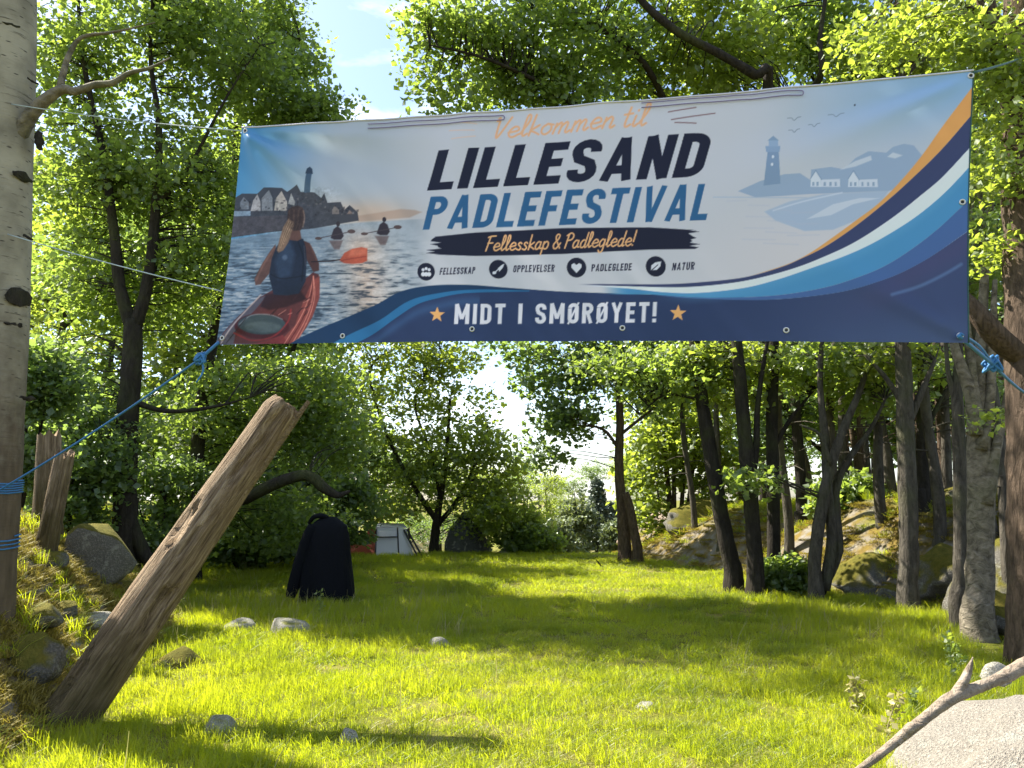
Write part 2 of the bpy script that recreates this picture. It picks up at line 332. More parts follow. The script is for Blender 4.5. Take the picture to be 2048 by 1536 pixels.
def ground_at(p): return np.array([p[0], p[1], float(hgt(p[0], p[1]))])

# ------------------------------------------------------------------ banner print (drawn by code in the photo's own pixel layout)
class Print:
    def __init__(s, X, Y): s.X, s.Y = X.ravel(), Y.ravel(); s.C = np.zeros((len(s.X), 3))
    def put(s, idx, al, c, op=1.):
        al = (al*op)[:, None]; s.C[idx] = s.C[idx]*(1-al)+np.asarray(c, float)/255*al
    def box(s, P, m):
        x0, y0 = P.min(0)-m; x1, y1 = P.max(0)+m
        return np.nonzero((s.X > x0) & (s.X < x1) & (s.Y > y0) & (s.Y < y1))[0]
    def segd(s, idx, P, closed):
        d = np.full(len(idx), 1e9); x, y = s.X[idx], s.Y[idx]; n = len(P)
        for i in range(n if closed else n-1):
            a, b = P[i], P[(i+1) % n]; e = b-a; L = e@e+1e-9
            t = np.clip(((x-a[0])*e[0]+(y-a[1])*e[1])/L, 0, 1)
            d = np.minimum(d, (x-a[0]-t*e[0])**2+(y-a[1]-t*e[1])**2)
        return np.sqrt(d)
    def alpha(s, P, aa):
        P = np.asarray(P, float); idx = s.box(P, aa*2+1); x, y = s.X[idx], s.Y[idx]; ins = np.zeros(len(idx), bool); n = len(P)
        for i in range(n):
            a, b = P[i], P[(i+1) % n]
            if a[1] == b[1]: continue
            c = ((a[1] > y) != (b[1] > y)) & (x < (b[0]-a[0])*(y-a[1])/(b[1]-a[1])+a[0]); ins ^= c
        d = s.segd(idx, P, True); d = np.where(ins, d, -d); return idx, np.clip(d/aa+.5, 0, 1)
    def poly(s, P, c, op=1., aa=1.2):
        idx, al = s.alpha(P, aa); s.put(idx, al, c, op)
    def line(s, P, w, c, op=1., aa=1.2, smooth=False):
        P = np.asarray(P, float)
        if smooth: P = crom(P, 6)
        idx = s.box(P, w/2+aa*2); d = s.segd(idx, P, False); s.put(idx, np.clip((w/2-d)/aa+.5, 0, 1), c, op)
    def disc(s, x, y, rx, ry, c, op=1., aa=1.2):
        t = np.linspace(0, 2*np.pi, 28, endpoint=False); s.poly(np.stack([x+rx*np.cos(t), y+ry*np.sin(t)], -1), c, op, aa)
def thick(P, w):
    P = np.asarray(P, float); n = len(P); T = np.zeros_like(P); L = []; Rr = []
    for i in range(n):
        a = P[i]-P[i-1] if i else None; b = P[i+1]-P[i] if i < n-1 else None
        ns = [np.array([-q[1], q[0]])/(np.linalg.norm(q)+1e-9) for q in (a, b) if q is not None]
        m_ = sum(ns)/len(ns); m_ = m_/max(m_@m_, .35); L.append(P[i]+m_*w/2); Rr.append(P[i]-m_*w/2)
    return np.array(L+Rr[::-1])
def arc(cx, cy, rx, ry, a0, a1, n=9):
    t = np.radians(np.linspace(a0, a1, n)); return [(cx+rx*np.cos(k), cy+ry*np.sin(k)) for k in t]
def glyph(ch, w, s):
    h = s/2; r = w*.5
    V = lambda x: [(x, 0), (x, 100)]
    H = lambda y, x0=0, x1=None: [(x0, y), (w if x1 is None else x1, y)]
    if ch == 'L': return [V(h), H(h*.95)]
    if ch in 'I|': return [V(h)]
    if ch == 'E': return [V(h), H(h), H(51, 0, w*.9), H(100-h)]
    if ch == 'F': return [V(h), H(49, 0, w*.9), H(100-h)]
    if ch == 'T': return [V(w/2), H(100-h)]
    if ch == 'A': return [[(h*.9, 0), (w*.5-h*.1, 100)], [(w-h*.9, 0), (w*.5+h*.1, 100)], H(26, w*.22, w*.78)]
    if ch == 'V': return [[(h*.9, 100), (w*.5-h*.1, 0)], [(w-h*.9, 100), (w*.5+h*.1, 0)]]
    if ch == 'Y': return [[(h*.9, 100), (w*.5, 45)], [(w-h*.9, 100), (w*.5, 45)], [(w/2, 0), (w/2, 52)]]
    if ch == 'N': return [V(h), V(w-h), [(h, 100), (w-h, 0)]]
    if ch == 'M': return [V(h), V(w-h), [(h, 100), (w/2, 25)], [(w-h, 100), (w/2, 25)]]
    if ch == 'K': return [V(h), [(h, 38), (w-h, 100)], [(w*.42, 58), (w-h*.6, 0)]]
    if ch == 'D': return [V(h), [(0, 100-h)]+arc(w*.45, 100-r, w*.55-h, r-h, 90, 0)+arc(w*.45, r, w*.55-h, r-h, 0, -90)+[(0, h)]]
    if ch in 'PR':
        o = [V(h), [(0, 100-h)]+arc(w*.5, 72, w*.5-h, 28-h, 90, -90, 11)+[(0, 44+h)]]
        if ch == 'R': o.append([(w*.5, 50), (w-h, 0)])
        return o
    if ch in 'OØ':
        o = [arc(w/2, 100-r, w/2-h, r-h, 180, 0, 11)+arc(w/2, r, w/2-h, r-h, 0, -180, 11)+[(h, 100-r)]]
        if ch == 'Ø': o.append(('thin', [(w*.05, -3), (w*.95, 103)]))
        return o
    if ch == 'U': return [[(h, 100)]+arc(w/2, r, w/2-h, r-h, 180, 360, 11)+[(w-h, 100)]]
    if ch == 'G': return [[(w-h, 70)]+arc(w/2, 100-r, w/2-h, r-h, 0, 180, 11)+arc(w/2, r, w/2-h, r-h, 180, 360, 11)+[(w-h, 46)], H(46, w*.5, w)]
    if ch == 'S': return [[(w-h, 70)]+arc(w/2, 76, w/2-h, 24-h, 0, 180, 9)+[(h*1.1, 68), (w*.3, 55), (w*.7, 44), (w-h*1.1, 32)]+arc(w/2, 24, w/2-h, 24-h, 0, -180, 9)+[(h, 30)]]
    if ch == '!': return [[(h, 30), (h, 100)], [(h, 0), (h, 18)]]
    return []
WID = {'I': .45, 'M': 1.35, 'N': 1.05, '!': .45, 'A': 1.1, 'V': 1.1, 'Y': 1.05, 'T': .95, 'L': .85, 'E': .86, 'F': .84, ' ': .55}
def text(pr, s, x0, y0, x1, y1, h0, h1, colr, shear=.22, w=50, st=20, gap=10, aa=1.2, op=1.):
    tot = sum((st if c in 'I!' else w*WID.get(c, 1))+gap for c in s)-gap; u = 0
    for ch in s:
        cw = st if ch in 'I!' else w*WID.get(ch, 1)
        for k in glyph(ch, cw, st):
            sw = st
            if k and k[0] == 'thin': sw = st*.5; k = k[1]
            elif len(k) == 2 and k[0][0] != k[1][0] and k[0][1] != k[1][1]: sw = st*.86
            Pq = thick(k, sw); U = (Pq[:, 0]+u)/tot; hh = h0+(h1-h0)*U
            X = x0+(x1-x0)*U+shear*Pq[:, 1]/100*hh; Y = y0+(y1-y0)*U-Pq[:, 1]/100*hh
            pr.poly(np.stack([X, Y], -1), colr, op, aa)
        u += cw+gap
SCR = {'e': (42, [[(3, 24), (36, 30), (34, 46), (20, 50), (7, 32), (8, 10), (22, 0), (42, 12)]]),
 'l': (26, [[(2, 12), (22, 66), (22, 97), (12, 95), (9, 25), (14, 1), (27, 10)]]),
 'k': (40, [[(6, 0), (12, 98)], [(34, 47), (10, 24), (24, 14), (40, 2)]]),
 'o': (40, [[(20, 50), (5, 34), (6, 10), (20, 0), (35, 16), (33, 40), (20, 50), (40, 44)]]),
 'm': (62, [[(4, 0), (9, 47)], [(8, 30), (22, 50), (28, 40), (25, 0)], [(27, 30), (42, 50), (49, 40), (46, 8), (52, 0), (62, 10)]]),
 'n': (44, [[(4, 0), (9, 47)], [(8, 30), (24, 50), (32, 40), (29, 8), (34, 0), (44, 10)]]),
 't': (30, [[(16, 88), (10, 16), (16, 0), (30, 10)], [(0, 56), (28, 60)]]),
 'i': (22, [[(9, 48), (6, 10), (12, 0), (22, 10)], [(12, 70), (13, 73)]]),
 'a': (44, [[(34, 44), (20, 50), (6, 30), (7, 6), (18, 0), (32, 18), (36, 47), (33, 8), (44, 4)]]),
 'd': (44, [[(34, 44), (20, 50), (6, 30), (7, 6), (18, 0), (32, 18), (42, 98), (33, 8), (44, 4)]]),
 'p': (42, [[(9, 48), (0, -36)], [(8, 34), (24, 50), (37, 36), (33, 8), (20, 0), (6, 10)]]),
 'g': (42, [[(34, 44), (20, 50), (6, 30), (7, 8), (18, 2), (32, 18), (36, 47), (30, -24), (14, -36), (4, -22)]]),
 's': (34, [[(30, 42), (20, 50), (10, 38), (27, 16), (20, 0), (3, 6)]]),
 'V': (46, [[(0, 88), (8, 98), (14, 4), (48, 100)]]), 'F': (44, [[(18, 95), (4, 0)], [(4, 92), (20, 98), (50, 100)], [(8, 52), (38, 54)]]),
 'P': (46, [[(16, 92), (4, 0)], [(4, 84), (28, 100), (46, 84), (38, 58), (10, 50)]]),
 '&': (50, [[(46, 2), (12, 68), (18, 94), (32, 88), (28, 64), (5, 30), (8, 5), (24, 0), (46, 36)]]), '!': (18, [[(14, 100), (8, 28)], [(5, 2), (6, 4)]]), ' ': (20, [])}
def script(pr, s, x0, y0, x1, y1, h0, h1, wd, colr, shear=.2, op=1., aa=1.2):
    tot = sum(SCR[c][0]+3 for c in s); u = 0
    for ch in s:
        for k in SCR[ch][1]:
            P = np.array(k, float); U = (P[:, 0]+u)/tot; hh = h0+(h1-h0)*U
            pr.line(np.stack([x0+(x1-x0)*U+shear*P[:, 1]/100*hh, y0+(y1-y0)*U-P[:, 1]/100*hh], -1), wd, colr, op, aa, len(P) > 2)
        u += SCR[ch][0]+3
ZA = lambda *p: np.array(p, float)*.3516+np.array([400, 180])
ZB = lambda *p: np.array(p, float)/2.955+np.array([820, 180])
ZC = lambda *p: np.array(p, float)*.4427+np.array([1400, 100])
def paint(X, Y):
    p = Print(X, Y); x, y = p.X, p.Y
    def lay(c, al): p.C[:] = p.C*(1-al[:, None])+np.asarray(c, float)/255*al[:, None]
    lay((183, 184, 191), np.ones(len(x)))
    lay((198, 190, 192), .6*sstep(1250, 1650, x)*sstep(380, 520, y))
    lay((105, 152, 195), sstep(1500, 1950, x)*(1-sstep(0, 130, y-(245-.20*(x-1500))))*.95)
    lay((150, 168, 190), .45*sstep(1380, 1800, x)*(1-sstep(260, 420, y)))
    # the photograph printed on the left
    L = 1-sstep(700, 900, x)
    lay((150, 160, 170), .8*L); lay((58, 122, 168), (1-sstep(455, 700, x+.25*(y-250)))*.95)
    lay((186, 160, 140), .75*np.exp(-((x-735)/85)**2-((y-428)/26)**2))
    wl_ = np.interp(x, [455, 611, 716, 850], [478, 457, 447, 439])
    wa = sstep(0, 3, y-wl_)*(1-sstep(790, 870, x))
    lay((106, 124, 142), wa*.9); lay((160, 166, 174), wa*sstep(560, 800, x)*.75); lay((70, 92, 112), wa*sstep(560, 680, y)*.55*(1-sstep(560, 700, x)))
    lay((196, 166, 146), wa*.65*np.exp(-((x-728-(y-520)*.12)/42)**2)*sstep(440, 500, y))
    rp = fbm(np.stack([x/17+.02*y, y/2.9, x*0], -1), 3, 5)+.35*fbm(np.stack([x/40, y/7, x*0+8], -1), 2, 15)
    lay((40, 52, 66), wa*np.clip(rp*1.9-.12, 0, .72)*sstep(450, 560, y)); lay((204, 200, 200), wa*np.clip(-rp*1.5-.18, 0, .5)*sstep(450, 540, y))
    p.poly(ZA((905, 722), (1050, 700), (1150, 684), (1230, 690), (1270, 702), (1200, 733), (910, 756)), (160, 136, 122), .7, 3)
    p.poly(ZA((182, 625), (240, 590), (330, 592), (370, 560), (470, 560), (500, 582), (560, 545), (580, 585), (660, 590), (700, 622), (718, 596), (735, 650), (810, 645), (830, 690), (860, 662), (905, 702), (912, 750), (640, 792), (400, 812), (160, 842)), (58, 60, 68), .95)
    for q, c in ((((290, 690), (305, 630), (330, 595), (348, 640), (348, 690)), (158, 156, 160)), (((355, 690), (355, 620), (400, 575), (420, 620), (420, 690)), (120, 124, 132)), (((428, 690), (440, 620), (468, 578), (500, 640), (500, 692)), (172, 164, 158)), (((505, 650), (522, 590), (545, 640), (540, 660)), (150, 150, 152)), (((185, 690), (290, 690), (290, 716), (182, 720)), (122, 140, 160)), (((230, 640), (250, 610), (280, 640), (280, 680), (230, 680)), (110, 116, 126)), (((760, 690), (775, 665), (800, 690), (800, 712), (760, 712)), (120, 112, 110)), (((845, 712), (860, 690), (880, 712)), (130, 112, 104))):
        p.poly(ZA(*q), c, .9)
    rh = np.random.default_rng(3)
    for k in range(70):
        hx = rh.uniform(190, 900); hy = rh.uniform(600+max(0, hx-600)*.28, 715); ww = rh.uniform(5, 16); hh_ = rh.uniform(4, 12); p.poly(ZA((hx, hy), (hx+ww, hy-2), (hx+ww, hy+hh_), (hx, hy+hh_)), ((34, 36, 44), (112, 110, 112), (80, 76, 78), (46, 44, 50))[k % 4], .6, 1.5)
    p.poly(ZA((180, 724), (500, 716), (500, 792), (400, 808), (165, 838)), (74, 71, 78), .8)
    p.poly(ZA((598, 590), (617, 485), (646, 485), (636, 590)), (66, 86, 106)); p.poly(ZA((612, 486), (618, 455), (632, 442), (646, 455), (652, 486)), (52, 64, 80))
    for cx, cy in ((788, 815), (1052, 792)):
        p.disc(*ZA((cx+4, cy-48))[0], 4, 5, (50, 44, 50)); p.poly(ZA((cx-40, cy+30), (cx-22, cy-20), (cx, cy-36), (cx+22, cy-20), (cx+36, cy+20), (cx+20, cy+40), (cx-20, cy+40)), (52, 46, 54), 1, 2)
        p.poly(ZA((cx-50, cy+45), (cx+30, cy+45), (cx+10, cy+95), (cx-20, cy+95)), (88, 70, 70), .7, 3); p.line(ZA((cx-105, cy+30), (cx+85, cy-5)), 1.6, (70, 62, 66)); p.disc(*ZA((cx+80, cy-5))[0], 8, 4, (80, 66, 66)); p.disc(*ZA((cx-110, cy+32))[0], 7, 3, (80, 66, 66))
    # kayak and paddler
    A = 1.9
    p.poly(ZA((85, 1445), (140, 1375), (205, 1305), (330, 1190), (420, 1140), (600, 1080), (648, 1040), (680, 1052), (684, 1110), (676, 1190), (640, 1290), (600, 1360), (560, 1405), (510, 1445)), (84, 48, 50), 1, A)
    p.poly(ZA((85, 1445), (205, 1310), (335, 1190), (395, 1165), (320, 1255), (215, 1360), (190, 1445)), (84, 80, 90), 1, A)
    p.poly(ZA((600, 1180), (650, 1080), (684, 1062), (682, 1180), (640, 1290), (570, 1400), (520, 1445), (440, 1445), (540, 1340)), (128, 68, 64), 1, 3)
    p.poly(ZA((300, 1445), (380, 1425), (470, 1390), (500, 1445)), (118, 50, 52), .9, 3)
    p.disc(*ZA((355, 1345))[0], 54, 25, (70, 30, 36), 1, 2.5); p.disc(*ZA((355, 1335))[0], 47, 20, (56, 68, 74), 1, 3); p.disc(*ZA((360, 1350))[0], 36, 11, (78, 90, 94), .8, 5)
    p.line(ZA((232, 1335), (300, 1285), (400, 1280), (470, 1305)), 2.4, (134, 136, 140), .6, 2, True); p.line(ZA((118, 1442), (160, 1385), (235, 1290), (350, 1168)), 3.2, (176, 158, 154), .85, 2, True); p.line(ZA((150, 1440), (200, 1385), (270, 1300)), 1.6, (40, 36, 42), .8, 1.5)
    p.line(ZA((200, 1385), (300, 1425), (420, 1400), (500, 1320), (520, 1250)), 3, (132, 48, 50), .85, 2, True)
    for o in (0, 20, 44, 64): p.line(ZA((480+o, 1442), (570+o*.75, 1300), (622+o*.5, 1180), (650, 1062)), 1.7, (204, 136, 122) if o != 20 else (72, 30, 34), .75, 1.5, True)
    rk = np.random.default_rng(12)
    for k in range(26):
        bx, by = rk.uniform(400, 620), rk.uniform(1120, 1290); ln = rk.uniform(14, 44); p.line(ZA((bx, by), (bx+ln, by-ln*rk.uniform(.2, 1.2))), 1.5, ((38, 22, 28), (190, 130, 118), (60, 34, 38))[k % 3], .65, 1.4)
    p.poly(ZA((380, 1165), (575, 1145), (610, 1190), (500, 1235), (400, 1255), (350, 1235)), (46, 28, 34), .9, 4)
    p.poly(ZA((432, 880), (398, 925), (356, 990), (312, 1075), (318, 1112), (345, 1108), (402, 1040), (448, 960)), (92, 68, 64), 1, A); p.line(ZA((425, 900), (360, 1000), (322, 1085)), 3, (140, 106, 94), .55, 4)
    p.poly(ZA((586, 856), (628, 874), (656, 925), (682, 990), (682, 1030), (650, 1038), (612, 970)), (78, 54, 52), 1, A); p.line(ZA((632, 884), (668, 970)), 2, (128, 90, 78), .5, 3)
    p.line(ZA((190, 1070), (260, 1058), (330, 1042)), 1.8, (58, 62, 72), .8); p.line(ZA((640, 980), (740, 976), (815, 966)), 2.4, (44, 34, 38)); p.poly(ZA((798, 972), (826, 930), (870, 908), (925, 898), (958, 906), (955, 975), (925, 988), (870, 992), (822, 988)), (162, 82, 64), 1, 2.2); p.poly(ZA((860, 912), (950, 908), (952, 940), (850, 950)), (188, 112, 90), .6, 5); p.line(ZA((810, 972), (870, 962), (950, 950)), 1.6, (112, 50, 44), .7, 1.5)
    p.poly(ZA((440, 892), (472, 862), (530, 838), (592, 850), (606, 900), (612, 975), (606, 1090), (568, 1160), (500, 1172), (425, 1168), (395, 1060), (412, 960)), (32, 41, 58), 1, A)
    p.poly(ZA((468, 885), (520, 862), (545, 940), (520, 1060), (450, 1080), (430, 980)), (50, 66, 90), .75, 9); p.disc(*ZA((487, 955))[0], 5, 5, (96, 112, 136), .6, 4); p.line(ZA((560, 860), (592, 960), (585, 1090)), 2.4, (20, 25, 36), .8, 2, True); p.line(ZA((405, 1050), (470, 1075), (600, 1060)), 2.2, (20, 24, 34), .7, 2, True); p.line(ZA((596, 890), (606, 1000)), 1.6, (110, 96, 94), .5, 2)
    p.poly(ZA((520, 790), (572, 790), (582, 850), (560, 862), (512, 856)), (96, 70, 64), 1, A)
    p.poly(ZA((505, 690), (525, 668), (560, 660), (588, 672), (598, 705), (594, 760), (578, 800), (540, 806), (512, 780), (502, 735)), (62, 50, 48), 1, 2.2); p.line(ZA((592, 690), (598, 730), (590, 780)), 2.2, (168, 136, 118), .6, 2.5, True)
    p.poly(ZA((508, 735), (478, 785), (458, 845), (440, 915), (452, 928), (478, 915), (508, 870), (530, 800), (538, 755)), (120, 98, 84), 1, 2.5)
    for k in range(9): p.line(ZA((512+k*3, 750+k*3), (482+k*4, 820), (450+k*5, 915-k*6)), 1.2, ((176, 150, 124), (84, 66, 56), (150, 124, 102))[k % 3], .7, 1.3, True)
    for k in range(6): p.line(ZA((512+k*13, 690-abs(k-3)*3), (516+k*11, 760), (522+k*7, 795)), 1.3, ((88, 70, 62), (48, 38, 38))[k % 2], .6, 1.6, True)
    mot = fbm(np.stack([x/7, y/6, x*0], -1), 4, 31)*.17+fbm(np.stack([x/2.2, y/2.2, x*0+3], -1), 2, 41)*.10
    inner_ = L*sstep(-6, 6, y-wl_+75)*(1-.6*wa)*np.maximum(wa, 1-sstep(640, 700, x)); p.C[:] = np.clip(p.C*(1+mot*inner_*1.1)[:, None], 0, 1)
    # lighthouse drawing on the right
    pb = (138, 156, 180)
    p.poly(ZC((170, 645), (270, 600), (380, 568), (450, 562), (498, 592), (500, 545), (590, 532), (650, 542), (700, 492), (760, 460), (840, 466), (870, 440), (920, 425), (965, 432), (1005, 480), (900, 625), (850, 640), (500, 655), (250, 672)), pb, .9)
    p.poly(ZC((286, 620), (304, 465), (354, 465), (362, 610)), (122, 142, 168)); p.poly(ZC((294, 440), (362, 440), (358, 468), (298, 468)), (132, 152, 178)); p.poly(ZC((310, 412), (352, 412), (352, 442), (310, 442)), (140, 160, 184)); p.poly(ZC((304, 414), (330, 392), (356, 414)), (126, 146, 170))
    p.disc(*ZC((328, 490))[0], 2.4, 3.4, (196, 200, 208)); p.disc(*ZC((324, 525))[0], 2.4, 3.4, (196, 200, 208))
    for o in (0, 170):
        p.poly(ZC((498+o, 622), (500+o, 585), (520+o, 550), (545+o, 588), (545+o, 622)), (192, 198, 208)); p.poly(ZC((545+o, 590), (630+o, 586), (632+o, 622), (545+o, 622)), (188, 194, 206)); p.line(ZC((498+o, 585), (522+o, 548), (548+o, 590)), 1.6, (120, 140, 165))
        for k in (510, 530, 562, 588, 612): p.poly(ZC((k+o-5, 600), (k+o+5, 600), (k+o+5, 618), (k+o-5, 618)), (130, 148, 172), .9, 1)
    for q in (((630, 545), (700, 505), (770, 480), (775, 500), (700, 530)), ((845, 485), (870, 465), (915, 478), (880, 492))): p.poly(ZC(*q), (184, 190, 200), .9, 2)
    p.poly(ZC((290, 735), (400, 690), (560, 655), (850, 640), (800, 720), (700, 775), (600, 815), (470, 822), (340, 775)), (152, 168, 190), .85, 3)
    p.poly(ZC((480, 768), (600, 700), (720, 672), (810, 672), (690, 700), (590, 750)), (186, 192, 204), .9, 2); p.line(ZC((330, 730), (460, 690), (640, 648)), 3, (188, 194, 206), .8, 2, True)
    p.line(ZC((60, 672), (250, 672), (480, 672)), 2, (150, 166, 188), .7, 2)
    for k in range(12):
        xx = 120+((k*97) % 300); yy = 690+k*17; p.line(ZC((xx, yy), (xx+90+k*6, yy+(k % 3)*5-4)), 2.2, (168, 172, 188), .45, 3)
    for cx, cy, s_ in ((425, 315, 30), (515, 343, 26), (425, 370, 25), (615, 296, 36)): p.line(ZC((cx-s_, cy-4), (cx-s_*.4, cy-5), (cx, cy+5), (cx+s_*.5, cy-8), (cx+s_, cy-12)), 1.5, (112, 124, 142), .9, 1.2, True)
    p.disc(*ZC((700, 247))[0], 2, 2, (60, 64, 80))
    # waves and swooshes
    bl = np.interp
    yl = crom([(560, 700), (607, 672), (681, 640), (752, 610), (800, 585), (857, 573), (935, 571), (1023, 577), (1124, 584), (1230, 588), (1340, 591), (1463, 592), (1533, 600), (1665, 587), (1754, 565), (1843, 525), (1960, 446)], 8)
    top = np.interp(x, yl[:, 0], yl[:, 1]); lower = sstep(-1, 1, y-top)*(x > 560)
    lay((28, 56, 88), lower)
    e1 = crom([(640, 700), (700, 668), (760, 640), (820, 602), (888, 586), (960, 580), (1060, 582)], 6); e2 = crom([(680, 700), (740, 672), (790, 638), (835, 610), (880, 597), (930, 588), (1010, 585), (1060, 584)], 6)
    k1 = np.interp(x, e1[:, 0], e1[:, 1], 720, 590); k2 = np.interp(x, e2[:, 0], e2[:, 1], 720, 590)
    lay((44, 104, 148), sstep(-1, 1, y-k1)*(1-sstep(-1, 1, y-k2))*(x < 1060)*(x > 640)); 
    nav = np.where(x < 1060, sstep(-1, 1, y-k2), lower); lay((43, 58, 92), nav*lower)
    lay((62, 96, 138), lower*np.exp(-((y-k2-16)/9)**2)*.45*(x < 960)*(x > 690))
    lay((72, 82, 116), lower*.55*sstep(1350, 1750, x)); lay((80, 100, 130), lower*.35*sstep(1450, 1900, x)*sstep(600, 690, y)); lay((76, 72, 108), lower*.5*np.exp(-((y-(560-(x-1800)*.55))/32)**2)*sstep(1650, 1850, x))
    def curve(q): 
        c = crom(np.array(q, float), 8); o = np.argsort(c[:, 0]); return np.interp(x, c[o, 0], c[o, 1]), c[o, 0][0]
    oo, x0 = curve([(1488, 556), (1568, 532), (1617, 509), (1665, 476), (1710, 443), (1754, 410), (1798, 366), (1843, 312), (1887, 250), (1946, 172)])
    on, x1 = curve([(1488, 557), (1560, 536), (1599, 520), (1648, 496), (1710, 454), (1776, 401), (1834, 348), (1887, 295), (1950, 222)])
    nw, x2 = curve([(1150, 571), (1250, 574), (1330, 576), (1400, 574), (1489, 563), (1577, 541), (1643, 517), (1710, 485), (1781, 439), (1843, 390), (1887, 352), (1950, 284)])
    wb_, x3 = curve([(1150, 571), (1250, 578), (1330, 586), (1400, 587), (1488, 577), (1555, 560), (1621, 538), (1688, 514), (1754, 483), (1825, 439), (1887, 388), (1950, 322)])
    bm_, x4 = curve([(1300, 590), (1400, 596), (1511, 594), (1599, 585), (1688, 565), (1776, 529), (1865, 467), (1950, 388)])
    ml, x5 = curve([(1300, 592), (1400, 598), (1533, 600), (1665, 587), (1754, 565), (1843, 525), (1950, 452)])
    up, x6 = curve([(1150, 569), (1250, 570), (1330, 570), (1400, 566), (1488, 556), (1560, 536), (1599, 520), (1648, 496), (1710, 454), (1776, 401), (1834, 348), (1887, 295), (1950, 222)])
    def band(a, b, xa, c, op=1): lay(c, sstep(-1, 1, y-a)*(1-sstep(-1, 1, y-b))*sstep(xa, xa+60, x)*op)
    band(oo, on, 1490, (206, 150, 88)); band(up, nw, 1150, (58, 66, 100)); band(nw, wb_, 1150, (202, 208, 222)); band(wb_, bm_, 1200, (74, 134, 176)); band(bm_, ml, 1300, (70, 98, 146))
    lay((94, 150, 186), sstep(-1, 1, y-wb_)*(1-sstep(0, 26, y-wb_))*.4*sstep(1300, 1400, x)*(x > 1200))
    p.line(ZC((865, 1108), (1000, 1065), (1110, 1010), (1180, 968)), 6, (92, 118, 156), .7, 5, True)
    # lettering
    dk = (27, 29, 48)
    for o in (0, 1):
        sg = 1 if o else -1; cx = 1370 if o else 950
    for q in (((1337, 225), (1392, 216)), ((1343, 241), (1430, 227)), ((1350, 247), (1392, 248))): p.line(q, 2.6, (120, 92, 96), .85)
    for q in (((955, 250), (920, 246)), ((950, 263), (900, 263)), ((952, 275), (905, 280))): p.line(q, 2.4, (206, 176, 160), .7)
    script(p, 'Velkommen til', 985, 280, 1292, 252, 42, 46, 4.4, (220, 164, 126), .3, .95)
    text(p, 'LILLESAND', 856, 383, 1402, 356, 80, 90, dk, .28, 53, 19.5, 10)
    text(p, 'PADLEFESTIVAL', 848, 462, 1412, 443, 66, 73, (46, 92, 132), .24, 50, 17.5, 12)
    ys_ = np.linspace(0, 1, 24); br = []
    rr = np.random.default_rng(4)
    tx = np.linspace(872, 1392, 40); tp = np.interp(tx, [872, 950, 1130, 1300, 1392], [476, 468, 459, 458, 463]); bt = np.interp(tx, [872, 950, 1130, 1300, 1392], [511, 514, 510, 502, 500])
    right = [(1392+rr.uniform(-14, 26)*(1 if k % 2 else -.6), 463+k*37/12.) for k in range(13)]; left = [(872-rr.uniform(-12, 18)*(1 if k % 2 else -.8), 511-k*35/12.) for k in range(13)]
    p.poly(np.array(list(zip(tx, tp))+right+list(zip(tx[::-1], bt[::-1]))+left), dk, 1, 1.6)
    script(p, 'Fellesskap & Padleglede!', 972, 504, 1270, 494, 29, 30, 3.0, (226, 166, 118), .22)
    for (cx, cy, r_) in ((854, 545, 17.5), (998, 540, 18.5), (1154, 537, 19.5), (1312, 535, 20)): p.disc(cx, cy, r_, r_, dk)
    wt = (196, 198, 206)
    for dx in (-6, 0, 6): p.disc(854+dx, 541-(dx == 0)*2, 3, 3.2, wt); p.disc(854+dx, 550, 4.2, 4.4, wt)
    p.line([(988, 549), (1008, 531)], 2.2, wt); p.poly([(1000, 545), (997, 538), (1004, 532), (1010, 529), (1007, 537)], wt); p.disc(990, 547, 4, 3, wt)
    p.poly([(1154, 548), (1144, 537), (1144, 531), (1149, 528), (1154, 532), (1159, 528), (1164, 531), (1164, 537)], wt)
    p.poly([(1302, 543), (1303, 533), (1311, 527), (1323, 525), (1321, 535), (1314, 542)], wt); p.line([(1301, 545), (1316, 532)], 1.6, dk)
    for s_, a0, b0, a1, b1, h_ in (('FELLESSKAP', 881, 551, 951, 549, 13.5), ('OPPLEVELSER', 1027, 546, 1109, 545, 14), ('PADLEGLEDE', 1183, 545, 1263, 543, 14.5), ('NATUR', 1344, 543, 1388, 541, 15)):
        text(p, s_, a0, b0, a1, b1, h_, h_, (40, 40, 60), .15, 46, 17, 14, 1.0)
    text(p, 'MIDT I SMØRØYET!', 909, 649, 1312, 645, 40, 40, (200, 200, 212), .06, 50, 18, 16)
    for cx, cy, r_ in ((875, 630, 16), (1356, 627, 17)):
        q = [(cx+(r_ if k % 2 == 0 else r_*.42)*math.sin(k*math.pi/5+.05), cy-(r_ if k % 2 == 0 else r_*.42)*math.cos(k*math.pi/5+.05)) for k in range(10)]; p.poly(q, (214, 160, 104))
    return p.C

# ------------------------------------------------------------------ banner
DL, DR = 5.36, 4.28
TLc, BLc, TRc, BRc = W(484, 255, DL), W(432, 690, DL), W(1947, 141, DR), W(1937, 686, DR)
def banner_flat(u, v):
    """u left to right, v bottom to top"""
    u = np.asarray(u, float)[..., None]; v = np.asarray(v, float)[..., None]
    P = (BLc*(1-u)+BRc*u)*(1-v)+(TLc*(1-u)+TRc*u)*v
    P = P+np.array([0, 0, 1.])*(-.032*4*u*(1-u)*v**2 + .02*4*u*(1-u)*(1-v)**2)
    e = np.array([.97, -.24, 0.]); return P+e*(.02*(4*v*(1-v))*np.exp(-u/.02)-.012*(4*v*(1-v))*np.exp(-(1-u)/.02))
bn = np.array([-(TRc-TLc)[1]*-1, 0, 0]); bn = np.cross(TRc-TLc, BLc-TLc); bn /= np.linalg.norm(bn)
if bn[1] > 0: bn = -bn                     # faces the camera
